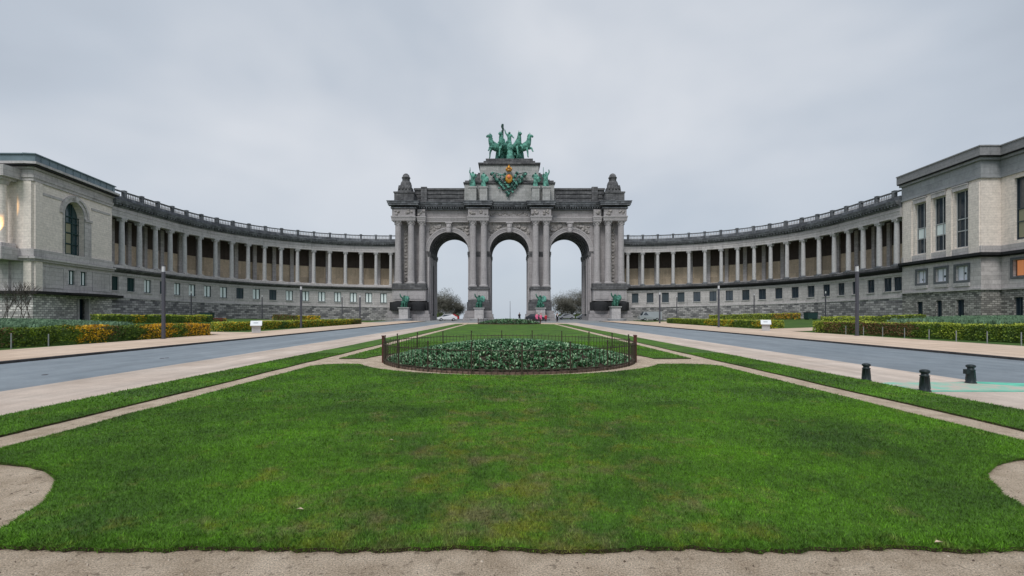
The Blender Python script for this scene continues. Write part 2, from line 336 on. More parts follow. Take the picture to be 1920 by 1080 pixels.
def tube(bm, p0, p1, r0, r1=None, n=6, mi=0):
    r1 = r0 if r1 is None else r1; p0 = Vector(p0); p1 = Vector(p1); d = (p1-p0).normalized()
    u = d.orthogonal().normalized(); v = d.cross(u)
    A = [bm.verts.new(p0+(u*math.cos(2*PI*i/n)+v*math.sin(2*PI*i/n))*r0) for i in range(n)]
    B = [bm.verts.new(p1+(u*math.cos(2*PI*i/n)+v*math.sin(2*PI*i/n))*r1) for i in range(n)]
    for i in range(n):
        f = bm.faces.new((A[i], A[(i+1) % n], B[(i+1) % n], B[i])); f.material_index = mi; f.smooth = True
    for q in (A, B): bm.faces.new([bm.verts.new(v.co) for v in q]).material_index = mi
def ball(bm, c, r, sx=1, sy=1, sz=1, seg=8, mi=0, rot=None):
    mt = Matrix.Translation(c) @ (rot.to_4x4() if rot else Matrix()) @ Matrix.Diagonal((r*sx, r*sy, r*sz, 1))
    res = bmesh.ops.create_icosphere(bm, subdivisions=2 if seg > 6 else 1, radius=1, matrix=mt)
    for v in res['verts']:
        for f in v.link_faces: f.material_index = mi; f.smooth = True
def skinmesh(name, verts, edges, radii, mat, parent=None, sub=1):
    me = bpy.data.meshes.new(name+'_sk'); me.from_pydata(verts, edges, [])
    o = bpy.data.objects.new(name+'_sk', me); COL.objects.link(o)
    o.modifiers.new('Skin', 'SKIN')
    sv = me.skin_vertices[0].data
    for i, r in enumerate(radii):
        sv[i].radius = (r, r) if not isinstance(r, tuple) else r
    sv[0].use_root = True
    s = o.modifiers.new('Sub', 'SUBSURF'); s.levels = sub; s.render_levels = sub
    dg = bpy.context.evaluated_depsgraph_get(); dg.update()
    nm = bpy.data.meshes.new_from_object(o.evaluated_get(dg)); nm.name = name
    bpy.data.objects.remove(o); bpy.data.meshes.remove(me)
    nm.materials.clear(); nm.materials.append(M[mat] if isinstance(mat, str) else mat)
    for p in nm.polygons: p.use_smooth = True
    r = bpy.data.objects.new(name, nm); link(r, parent); return r
def at(px, py, z=0):
    """ground point seen at photo pixel (px, py)"""
    Y = F*(HC-z)/(py-CY); return Vector(((px-CX)/F*Y, Y, z))
def g(x, y):
    """terrain height: side lawns rise towards the buildings, land falls away beyond the arch"""
    def ss(t): t = max(0, min(1, t)); return t*t*(3-2*t)
    h = .72*ss((abs(x)-23)/26)*(1-ss((y-84)/26))
    if y > 136: h -= min((y-136)*.03, 6)+max(0, (y-336))*.02
    return h

# ------------------------------------------------------------------ ground
bm = bmesh.new()
xs = [-1500,-700,-300,-150]+[-100+4*i for i in range(51)]+[150,300,700,1500]
ys = [-300,-100,-40]+[-20+4*i for i in range(50)]+[200,260,330,420,600,900,1500,2500,4000]
V = [[bm.verts.new((x, y, g(x, y)-.03)) for x in xs] for y in ys]
for j in range(len(ys)-1):
    for i in range(len(xs)-1): bm.faces.new((V[j][i], V[j][i+1], V[j+1][i+1], V[j+1][i]))
tag(obj('ground', bm, 'field', smooth=True), kind='structure')
def sheet(name, polys, z, mat, thick=0, side=None):
    bm = bmesh.new()
    for pl in polys:
        top = [bm.verts.new((p[0], p[1], z)) for p in pl]
        if len(pl) > 4:
            for tri in tessellate_polygon([[Vector((p[0], p[1], 0)) for p in pl]]): bm.faces.new([top[i] for i in tri])
        else: bm.faces.new(top)
        if thick:
            bot = [bm.verts.new((p[0], p[1], z-thick)) for p in pl]
            for i in range(len(pl)):
                j = (i+1) % len(pl); f = bm.faces.new((top[i], top[j], bot[j], bot[i])); f.material_index = 1
    o = obj(name, bm, [mat, side] if side else mat)
    return tag(o, kind='structure')
def rect(x0, x1, y0, y1): return [(x0,y0),(x1,y0),(x1,y1),(x0,y1)]
def wob(x0, y0, x1, y1, n, a=.03):
    return [(x0+(x1-x0)*i/n+random.uniform(-a, a), y0+(y1-y0)*i/n+random.uniform(-a, a)*.4) for i in range(n+1)]
# boundaries (metres left and right of the axis)
LA, LB, LC, LD, LE, LF = -6.3, -6.93, -8.3, -11.0, -16.9, -22.0
RA, RB, RC, RD, RE, RF = 6.72, 7.38, 8.85, 11.6, 18.3, 25.1
sheet('gravel_path', [rect(LC-.6, RC+.6, -14, 84)], 0.0, 'gravel')
sheet('gravel_verge', [rect(LD, LC, -14, 84), rect(RC, RD, -14, 84)], 0.004, 'pinkg')
sheet('road', [rect(LE, LD, -14, 90)], 0.0, 'asph')
sheet('road', [rect(RD, RE, -14, 90)], 0.0, 'asph')
sheet('plaza', [rect(-26, 26, 84, 137)], 0.008, 'plaza')
sheet('pavement', [rect(LF, LE-.16, -14, 98)], 0.09, 'pave', .12, 'kerb')
sheet('pavement', [rect(RE+.16, RF, -14, 98)], 0.09, 'pave', .12, 'kerb')
sheet('kerb', [rect(LE-.16, LE, -14, 98)], 0.085, 'kerb', .12, 'kerb')
sheet('kerb', [rect(RE, RE+.16, -14, 98)], 0.085, 'kerb', .12, 'kerb')
def xpath(x0, x1, y0, y1):
    bm = bmesh.new(); n = 12
    for i in range(n):
        a, b = x0+(x1-x0)*i/n, x0+(x1-x0)*(i+1)/n
        face(bm, [(a,y0,g(a,y0)+.02),(b,y0,g(b,y0)+.02),(b,y1,g(b,y1)+.02),(a,y1,g(a,y1)+.02)])
    tag(obj('path', bm, 'pave'), kind='structure')
xpath(-48, LF, 38.2, 42.2); xpath(RF, 48, 44, 50)
xpath(-40, LF, 76, 86); xpath(RF, 42, 78, 90)

# lawns: slabs of turf with a soil edge
BY, BR = 17.7, 4.5          # round bed
def bite(cx, cy, r, a0, a1, n=16):
    return [(cx+r*math.cos(a0+(a1-a0)*i/n)*(1+random.uniform(-.012,.012)), cy+r*math.sin(a0+(a1-a0)*i/n)*(1+random.uniform(-.006,.006))) for i in range(n+1)]
LZ = .03
def front_edge(x0, x1, y, n): return [(x0+(x1-x0)*i/n, y+random.uniform(-.022, .022)+.02*math.sin(i*.21)) for i in range(n+1)]
front = []
front += bite(-6.0, 3.3, 2.1, R(99), R(4), 20)
front += front_edge(-3.88, 4.36, 3.42, 160)
front += bite(6.45, 3.5, 2.1, R(177), R(83), 20)
front += wob(RA, 5.7, RA, 15.2, 16, .025)
front += [(RA-.25, 15.6), (RA-1.0, 15.85), (5.7, 15.85)]
front += [(5.35*math.cos(a), BY+4.78*math.sin(a)) for a in [R(-24-132*i/22) for i in range(23)]]
front += [(-5.7, 15.85), (LA+1.0, 15.85), (LA+.25, 15.6)]
front += wob(LA, 15.2, LA, 5.42, 16, .025)
sheet('lawn', [front], LZ, 'lawn', .045, 'soil')
rear = [(LA, 17.75)] + [(LA+.3, 17.72), (-5.4, 17.75)]
rear += [(5.35*math.cos(a), BY+4.78*math.sin(a)) for a in [R(180-180*i/22) for i in range(23)]]
rear += [(RA-.3, 17.72), (RA, 17.75), (RA, 72), (5.5, 73)]
rear += [(5.2*math.cos(a), 75+5.2*math.sin(a)) for a in [R(-20-140*i/14) for i in range(15)]]
rear += [(-5.5, 73), (LA, 72)]
sheet('lawn', [rear], LZ, 'lawn', .045, 'soil')
ls = wob(LB, 3, LB, 74, 60, .03)+[(LC, 74)]+wob(LC, 74, LC, 3, 60, .02)[1:]
rs = wob(RB, 3, RB, 74, 60, .03)+[(RC, 74)]+wob(RC, 74, RC, 3, 60, .02)[1:]
sheet('lawn', [ls], LZ, 'lawn', .045, 'soil'); sheet('lawn', [rs], LZ, 'lawn', .045, 'soil')

# grass blades (stuff): one mesh per lawn, thinner with distance
def inside(poly, X, Y):
    c = np.zeros(len(X), bool); n = len(poly); j = n-1
    for i in range(n):
        xi, yi = poly[i]; xj, yj = poly[j]
        if yi != yj:
            k = ((yi > Y) != (yj > Y)) & (X < (xj-xi)*(Y-yi)/(yj-yi)+xi); c ^= k
        j = i
    return c
def blades(name, poly, bands, label):
    P, A = [], []
    px = [p[0] for p in poly]
    for y0, y1, dens, wd, h in bands:
        xlo, xhi = max(min(px), -1.12*y1), min(max(px), 1.12*y1)
        n = int((xhi-xlo)*(y1-y0)*dens)
        X = rng.uniform(xlo, xhi, n); Y = rng.uniform(y0, y1, n)
        # ragged tufts: clumps pulled slightly together
        k = inside(poly, X, Y) & (np.abs(X) < 1.12*Y+.3); X, Y = X[k], Y[k]; n = len(X)
        a = rng.uniform(0, 2*PI, n); hh = h*rng.uniform(.5, 1.15, n); ln = rng.uniform(.2, 1.0, n)*hh; la = rng.uniform(0, 2*PI, n)
        ww = wd*rng.uniform(.6, 1.2, n)
        z0 = np.full(n, LZ-.004)
        v = np.empty((n, 3, 3))
        v[:,0] = np.stack([X-ww*np.cos(a), Y-ww*np.sin(a), z0], 1); v[:,1] = np.stack([X+ww*np.cos(a), Y+ww*np.sin(a), z0], 1)
        v[:,2] = np.stack([X+ln*np.cos(la), Y+ln*np.sin(la), z0+hh], 1)
        P.append(v.reshape(-1, 3)); A.append(np.repeat(rng.uniform(0, 1, n), 3))
    P = np.concatenate(P); A = np.concatenate(A); nf = len(P)//3
    me = bpy.data.meshes.new(name); me.vertices.add(len(P)); me.vertices.foreach_set('co', P.ravel().astype('f'))
    me.loops.add(len(P)); me.loops.foreach_set('vertex_index', np.arange(len(P), dtype='i'))
    me.polygons.add(nf); me.polygons.foreach_set('loop_start', np.arange(0, len(P), 3, dtype='i'))
    me.update(calc_edges=True)
    at_ = me.attributes.new('rnd', 'FLOAT', 'POINT'); at_.data.foreach_set('value', A.astype('f'))
    me.materials.append(M['blade'])
    o = bpy.data.objects.new(name, me); link(o); tag(o, label, 'grass', kind='stuff')
EDGE = [(x, y) for x, y in front]
def edge_blades(poly, n_per_m, h, ylim):
    P, A = [], []
    for (x0, y0), (x1, y1) in zip(poly, poly[1:]+poly[:1]):
        if max(y0, y1) > ylim: continue
        L_ = math.hypot(x1-x0, y1-y0); n = int(L_*n_per_m)
        if not n: continue
        nx, ny = (y1-y0)/L_, -(x1-x0)/L_
        for _ in range(n):
            t = random.random(); x = x0+(x1-x0)*t; y = y0+(y1-y0)*t; o = random.uniform(-.03, .012); x += nx*o; y += ny*o
            hh = h*random.uniform(.4, 1.2); a = random.uniform(0, 2*PI); w_ = random.uniform(.002,.0045); le = random.uniform(-.1, .9)*hh
            z = LZ-random.uniform(0, .022)
            P += [(x-w_*math.cos(a), y-w_*math.sin(a), z), (x+w_*math.cos(a), y+w_*math.sin(a), z), (x+nx*le+random.uniform(-.4,.4)*hh, y+ny*le, z+hh*random.uniform(-.25,.9))]
            A += [random.random()]*3
    return P, A
def add_mesh(name, P, A, label):
    me = bpy.data.meshes.new(name); me.from_pydata(P, [], [(i, i+1, i+2) for i in range(0, len(P), 3)])
    at_ = me.attributes.new('rnd', 'FLOAT', 'POINT'); at_.data.foreach_set('value', np.array(A, 'f')); me.materials.append(M['blade'])
    o = bpy.data.objects.new(name, me); link(o); tag(o, label, 'grass', kind='stuff')
sg_ = 1 if sum(a[0]*b[1]-b[0]*a[1] for a, b in zip(front, front[1:]+front[:1])) > 0 else -1
P_, A_ = edge_blades(front if sg_ > 0 else front[::-1], 1500, .035, 9); add_mesh('grass_edge', P_, A_, 'ragged grass hanging over the soil edge of the front lawn')
blades('grass', front, [(3.2,3.62,9500,.0035,.036),(3.62,6,6500,.0035,.030),(6,9,3200,.005,.032),(9,16,1100,.009,.036)], 'short mown grass blades on the large front lawn before the round bed')
for nm_, pl_ in (('left', ls), ('right', rs)):
    sg_ = 1 if sum(a[0]*b[1]-b[0]*a[1] for a, b in zip(pl_, pl_[1:]+pl_[:1])) > 0 else -1
    P_, A_ = edge_blades(pl_ if sg_ > 0 else pl_[::-1], 420, .05, 22); add_mesh('grass_edge', P_, A_, 'ragged grass along the edges of the turf strip on the %s' % nm_)
blades('grass', ls, [(5,9,2400,.005,.036),(9,20,700,.010,.04)], 'grass blades on the narrow turf strip left of the thin path')
blades('grass', rs, [(5,9,2400,.005,.036),(9,20,700,.010,.04)], 'grass blades on the narrow turf strip right of the thin path')
blades('grass', rear, [(17.5,28,350,.012,.045)], 'grass on the rear lawn between round bed and arch')

# ------------------------------------------------------------------ round beds
def bed(cy, r, dens, size, label, lb2):
    bm = bmesh.new()
    prof = [(r-.1, .0), (r-.12, .05)]+[((r-.15)*(1-i/14), .05+.60*(1-(1-i/14)**2)) for i in range(14)]
    lathe(bm, 0, cy, prof+[(.05, .65)], 48)
    b = obj('flower_bed', bm, 'soil'); tag(b, label, 'flower bed')
    e_ = bmesh.new()
    lathe(e_, 0, cy, [(r-.1, -.01), (r-.1, .07), (r-.03, .07), (r-.03, -.01), (r-.1, -.01)], 64)
    obj('edging', e_, 'wood', b)
    bm = bmesh.new()
    for k in range(dens):
        rr = random.random()**.48*(r-.18); a = random.uniform(0, 2*PI)
        x, y = rr*math.cos(a), rr*math.sin(a)
        t = rr/(r-.15); z = .05+.60*max(0, 1-t*t)
        for q in range(8):
            la = random.uniform(0, 2*PI); up = random.uniform(.2, 1.1); s = size*random.uniform(.6, 1.25)
            c0 = Vector((x, y+cy, z)); d = Vector((math.cos(la)*math.cos(up), math.sin(la)*math.cos(up), math.sin(up)))
            sd_ = Vector((-math.sin(la), math.cos(la), 0))
            mi = 1 if random.random() < .2 else 0
            face(bm, [c0, c0+d*s*.55+sd_*s*.3, c0+d*s, c0+d*s*.55-sd_*s*.3], mi)
    tag(obj('bedding_plants', bm, ['bedleaf', 'bedlight'], recalc=False), lb2, 'plants', kind='stuff')
bed(BY, BR, 4600, .115, 'large round planted mound inside the brown iron fence on the lawn', 'leafy green bedding plants covering the near round mound')
bed(75, 4.9, 900, .26, 'far round planted mound at the end of the rear lawn before the arch', 'dark green plants covering the far round mound')
def bed_fence(cy, r, nrod, rr, npost, label, thick):
    t = empty('garden_fence', (0, cy, 0)); tag(t, label, 'fence')
    bm = bmesh.new()
    for i in range(nrod):
        a = 2*PI*(i+.5)/nrod; tube(bm, (r*math.cos(a), r*math.sin(a), 0), (r*math.cos(a), r*math.sin(a), .72+.03*math.sin(i*3.7)), rr, n=4)
    obj('bars', bm, 'iron', t)
    for z in (.13, .66):
        bm = bmesh.new(); lathe(bm, 0, 0, [(r-rr, z-rr*1.2), (r+rr, z-rr*1.2), (r+rr, z+rr*1.2), (r-rr, z+rr*1.2), (r-rr, z-rr*1.2)], 72); obj('rail', bm, 'iron', t)
    post = None
    for i in range(npost):
        a = 2*PI*(i+.25)/npost
        if post is None:
            bm = bmesh.new(); tube(bm, (0,0,0), (0,0,.86), rr*2.1, n=6); ball(bm, (0,0,.875), rr*3.2, seg=6); post = obj('post', bm, 'iron', t)
        else: post = post.copy(); COL.objects.link(post)
        post.location = (r*math.cos(a), r*math.sin(a), 0)
    gp = None
    for a in thick:
        if gp is None:
            bm = bmesh.new(); box(bm, -.045, .045, -.045, .045, 0, .9); box(bm, -.06, .06, -.06, .06, .9, .93); gp = obj('gate_post', bm, 'rust', t)
        else: gp = gp.copy(); COL.objects.link(gp)
        gp.location = (r*math.cos(R(a)), r*math.sin(R(a)), 0); gp.rotation_euler = (0,0,R(a))
bed_fence(BY, BR, 170, .0105, 20, 'thin brown iron fence of upright bars round the near planted mound', (196, -9, -15))
bed_fence(75, 4.9, 70, .012, 12, 'low dark fence round the far planted mound before the arch', (190, -10))

# ------------------------------------------------------------------ generic walls
class Straight:
    def __init__(s, A, B, inward):
        s.A = Vector((A[0], A[1], 0)); s.d = Vector((B[0]-A[0], B[1]-A[1], 0)); s.L = s.d.length; s.d.normalize()
        n = Vector((-s.d.y, s.d.x, 0)); s.n = n if n.dot(Vector((inward[0], inward[1], 0))) > 0 else -n
    def P(s, u, o, z): return s.A+s.d*u+s.n*o+Vector((0, 0, z))
    def px(s, p):
        k = (p-CX)/F     # x = k*y
        return (k*s.A.y-s.A.x)/(s.d.x-k*s.d.y)
class Wing:
    """path of the curved wing: quarter circle from the arch, then straight to the pavilion"""
    def __init__(s, sg): s.sg = sg; s.L = 60.2 if sg < 0 else 59.0
    def P(s, u, o, z, lift=True):
        q = 30*PI/2
        if u < q: a = u/30; x, y = 27.7+(30+o)*math.sin(a), 82.2+(30+o)*math.cos(a)
        else: x, y = 57.7+o, 82.2-(u-q)
        if lift: z = z+max(0, u/60)*max(0, min(1, (15.8-z)/11.8))
        return Vector((s.sg*x, y, z))
    def inv(s, c):
        x, y = abs(c.x), c.y
        if y < 82.2: return 30*PI/2+82.2-y
        return 30*math.atan2(x-27.7, y-82.2)
def holed(bm, W, u0, u1, z0, z1, holes, o=0, depth=.45, step=None, mi=0):
    us = {u0, u1}; zs = {z0, z1}
    for h in holes: us |= {h[0], h[1]}; zs |= {h[2], h[3]}
    if step:
        k = int((u1-u0)/step)
        for i in range(1, k):
            c = u0+(u1-u0)*i/k
            if not any(abs(c-q) < .12 for q in us): us.add(c)
    us = sorted(us); zs = sorted(zs)
    for a, b in zip(us, us[1:]):
        for c, d in zip(zs, zs[1:]):
            mu, mz = (a+b)/2, (c+d)/2
            if any(h[0] < mu < h[1] and h[2] < mz < h[3] for h in holes): continue
            face(bm, [W.P(a,o,c), W.P(b,o,c), W.P(b,o,d), W.P(a,o,d)], mi)
    for a, b, c, d in holes:
        face(bm, [W.P(a,o,c), W.P(a,o,d), W.P(a,o+depth,d), W.P(a,o+depth,c)], mi); face(bm, [W.P(b,o,c), W.P(b,o,d), W.P(b,o+depth,d), W.P(b,o+depth,c)], mi)
        face(bm, [W.P(a,o,c), W.P(b,o,c), W.P(b,o+depth,c), W.P(a,o+depth,c)], mi); face(bm, [W.P(a,o,d), W.P(b,o,d), W.P(b,o+depth,d), W.P(a,o+depth,d)], mi)
def wbox(bm, W, u0, u1, o0, o1, z0, z1, step=None, mi=0):
    n = max(1, int((u1-u0)/step)) if step else 1
    rings = []
    for i in range(n+1):
        u = u0+(u1-u0)*i/n
        rings.append([bm.verts.new(W.P(u,o0,z0)), bm.verts.new(W.P(u,o1,z0)), bm.verts.new(W.P(u,o1,z1)), bm.verts.new(W.P(u,o0,z1))])
    for a, b in zip(rings, rings[1:]):
        for i in range(4):
            f = bm.faces.new((a[i], a[(i+1)%4], b[(i+1)%4], b[i])); f.material_index = mi
    for q in (rings[0], rings[-1]): bm.faces.new(q).material_index = mi
def sweep(bm, W, u0, u1, prof, step, mi=0):
    n = max(1, int((u1-u0)/step)); rings = []
    for i in range(n+1):
        u = u0+(u1-u0)*i/n; rings.append([bm.verts.new(W.P(u, o, z)) for o, z in prof])
    k = len(prof)
    for a, b in zip(rings, rings[1:]):
        for i in range(k):
            f = bm.faces.new((a[i], a[(i+1)%k], b[(i+1)%k], b[i])); f.material_index = mi
    for q in (rings[0], rings[-1]): bm.faces.new(q).material_index = mi
def window(par, W, a, b, c, d, o, style, name='window'):
    """frame mesh with pane / blind children set in the reveal at depth o"""
    fr, pane, blind = style
    t = .07; bm = bmesh.new()
    for q in ((a, a+t, c, d), (b-t, b, c, d), (a+t, b-t, c, c+t), (a+t, b-t, d-t, d), ((a+b)/2-t/2, (a+b)/2+t/2, c+t, d-t)): wbox(bm, W, q[0], q[1], o, o+.08, q[2], q[3])
    w_ = obj(name, bm, fr, par)
    bm = bmesh.new(); wbox(bm, W, a+t*.5, b-t*.5, o+.09, o+.11, c+t*.5, d-t*.5); obj('pane', bm, pane, w_)
    if blind:
        bm = bmesh.new()
        for l, r in ((a+t, (a+b)/2-t/2), ((a+b)/2+t/2, b-t)): wbox(bm, W, l+.08, r-.08, o+.055, o+.075, c+t+.05, d-t-.04)
        obj('blind', bm, blind, w_)
    return w_

# ------------------------------------------------------------------ the two curved colonnade wings
def wing(sg, label):
    W = Wing(sg); E = W.L
    t = empty('colonnade_wing', (sg*45, 95, 0)); t_inv = Vector((sg*45, 95, 0))
    tag(t, label, 'colonnade')
    def part(name, bm, mat, parent=t, smooth=False):
        o = obj(name, bm, mat, parent, smooth, uvs=W.inv)
        if parent is t: o.location = -t_inv
        return o
    SP = 3.4; cols = [SP*i for i in range(18)]
    mids = [SP*(i+.5) for i in range(18)]; mids[17] = min(mids[17], E-1.0)
    hw = .76
    holes = [(m-hw, m+hw, 4.05, 6.3) for m in mids]
    bm = bmesh.new(); holed(bm, W, -1.5, E, 3.1, 7.0, holes, 0, .5, 1.1); part('wall', bm, 'wing')
    bm = bmesh.new(); sweep(bm, W, -1.5, E, [(-.12,-1.2),(-.12,2.95),(-.05,3.02),(1.2,3.02),(1.2,-1.2)], 1.1); part('rubble_base', bm, 'rubble')
    bm = bmesh.new(); sweep(bm, W, -1.5, E, [(-.2,2.93),(-.2,3.12),(.3,3.13),(.3,2.93)], 1.1); part('string_course', bm, 'winglite')
    # lintel band over the windows + sills
    bm = bmesh.new(); sweep(bm, W, -1.5, E, [(-.12,6.55),(-.16,6.9),(.2,6.9),(.2,6.55)], 1.1)
    for m_ in mids: wbox(bm, W, m_-hw-.1, m_+hw+.1, -.12, .3, 3.9, 4.05)
    part('moulding', bm, 'winglite')
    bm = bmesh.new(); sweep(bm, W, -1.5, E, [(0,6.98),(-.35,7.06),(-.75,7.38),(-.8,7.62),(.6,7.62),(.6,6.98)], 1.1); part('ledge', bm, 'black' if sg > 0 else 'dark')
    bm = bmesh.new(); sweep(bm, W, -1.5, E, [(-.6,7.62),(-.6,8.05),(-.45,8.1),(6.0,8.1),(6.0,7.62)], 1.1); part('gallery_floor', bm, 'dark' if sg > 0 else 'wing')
    # columns
    proto = None
    for i, s in enumerate(cols):
        base = W.P(s, .05, 0, False); zb = W.P(s, .05, 8.1).z; zt = 15.78
        bm = bmesh.new(); hh = zt-zb
        lathe(bm, 0, 0, [(.385,.34),(.385,hh*.33),(.36,hh*.66),(.32,hh-.62)], 16)
        c = obj('column', bm, 'wingcol', t); c.location = Vector((base.x, base.y, zb))-t_inv
        ang = math.atan2(W.P(s,1,0).x-base.x, W.P(s,1,0).y-base.y)
        if proto is None:
            bm = bmesh.new(); lathe(bm, 0, 0, [(.33,0),(.36,.08),(.37,.2),(.42,.26),(.42,.34),(.36,.36)], 16); box(bm, -.44,.44,-.44,.44,.36,.50)
            for x in (-.42, .42): 
                for y in (-.33, .33): ball(bm, (x*.95, y, .27), .13, 1, 1, 1, 6)
            box(bm, -.50,.50,-.50,.50,.505,.62)
            cap = obj('capital', bm, 'wingcol', c)
            bm = bmesh.new(); box(bm, -.56,.56,-.56,.56,0,.16); lathe(bm, 0, 0, [(.52,.162),(.54,.22),(.45,.27),(.47,.32),(.40,.345)], 16)
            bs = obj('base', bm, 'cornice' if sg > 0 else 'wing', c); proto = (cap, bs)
        else:
            cap = proto[0].copy(); COL.objects.link(cap); cap.parent = c
            bs = proto[1].copy(); COL.objects.link(bs); bs.parent = c
        cap.location = (0, 0, hh-.62); cap.rotation_euler = (0, 0, -ang); bs.rotation_euler = (0, 0, -ang)
    # low parapet between the columns
    bm = bmesh.new()
    for i in range(17): wbox(bm, W, cols[i]+.58, cols[i+1]-.58, -.12, .1, 8.1, 8.22, 1.1)
    part('step', bm, 'wing')
    # entablature, cornice, balustrade
    bm = bmesh.new(); sweep(bm, W, -1.5, E, [(-.38,15.8),(-.38,16.2),(-.42,16.22),(-.42,16.65),(-.5,16.7),(-.5,16.78),(-.4,16.8),(-.4,17.2),(.5,17.2),(.5,15.8)], 1.1); part('entablature', bm, 'winglite')
    bm = bmesh.new(); sweep(bm, W, -1.5, E, [(-.42,17.2),(-.6,17.45),(-.62,17.6),(-1.05,17.75),(-1.15,18.1),(-1.2,18.2),(-.5,18.34),(-.5,18.75),(6,18.75),(6,17.2)], 1.1)
    n = int(E/.62)
    for i in range(n): wbox(bm, W, .2+i*.62, .5+i*.62, -.98, -.58, 17.46, 17.70)
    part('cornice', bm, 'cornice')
    bm = bmesh.new(); sweep(bm, W, -1.5, E, [(-.48,19.60),(-.48,19.76),(-.12,19.76),(-.12,19.60)], 1.1, 0)
    sweep(bm, W, -1.5, E, [(-.46,18.752),(-.46,18.92),(-.14,18.92),(-.14,18.752)], 1.1, 0)
    for i in range(17):
        for k in range(8):
            s = cols[i]+.36+(SP-.72)*(k+.5)/8; p = W.P(s, -.3, 18.92)
            lathe(bm, p.x, p.y, [(.06,18.92),(.10,19.12),(.05,19.4),(.08,19.60)], 5, 1)
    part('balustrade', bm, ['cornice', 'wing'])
    for s in cols:
        bm = bmesh.new(); wbox(bm, W, s-.25, s+.25, -.54, -.06, 18.755, 19.84); wbox(bm, W, s-.28, s+.28, -.57, -.03, 19.84, 19.92); part('balustrade_pier', bm, 'cornice')
    # gallery interior
    bm = bmesh.new(); sweep(bm, W, -1.5, E, [(4.6,8.1),(4.6,12.5),(5.0,12.5),(5.0,8.1)], 1.1); part('painted_wall', bm, 'tanwall')
    bm = bmesh.new(); sweep(bm, W, -1.5, E, [(4.55,12.5),(4.55,17.0),(5.0,17.0),(5.0,12.5)], 1.1); part('mosaic_wall', bm, 'mosaic')
    bm = bmesh.new(); sweep(bm, W, -1.5, E, [(.5,16.4),(.5,16.7),(4.55,16.7),(4.55,16.4)], 1.1); part('ceiling', bm, 'ceil')
    for i in range(18):
        bm = bmesh.new(); s = cols[i]+random.uniform(-.1,.1); wbox(bm, W, s-.33, s+.33, 4.2, 4.56, 8.1, 16.4); part('pilaster', bm, 'wing')
    # windows
    darkset = {7: 'shut', 9: 'shut', 14: 'shut', 16: 'gshut', 17: 'gshut'}
    for i, m_ in enumerate(mids):
        if sg < 0: st = ('teal', darkset[i], None) if i in darkset else ('teal', 'gloss', 'blind')
        else: st = ('shut', 'shut' if i < 4 else 'glass', None)
        w_ = window(t, W, m_-hw, m_+hw, 4.05, 6.3, .18, st); w_.location = -t_inv
    # roof and outer wall so the wing is closed from behind
    bm = bmesh.new(); sweep(bm, W, -1.5, E, [(5.02,-1.2),(5.02,18.6),(6,18.6),(6,-1.2)], 1.6); part('outer_wall', bm, 'wing')
    return t
wing(-1, 'curved colonnade left of the arch with white blinds in its lower windows')
wing(1, 'curved colonnade right of the arch with dark lower windows')

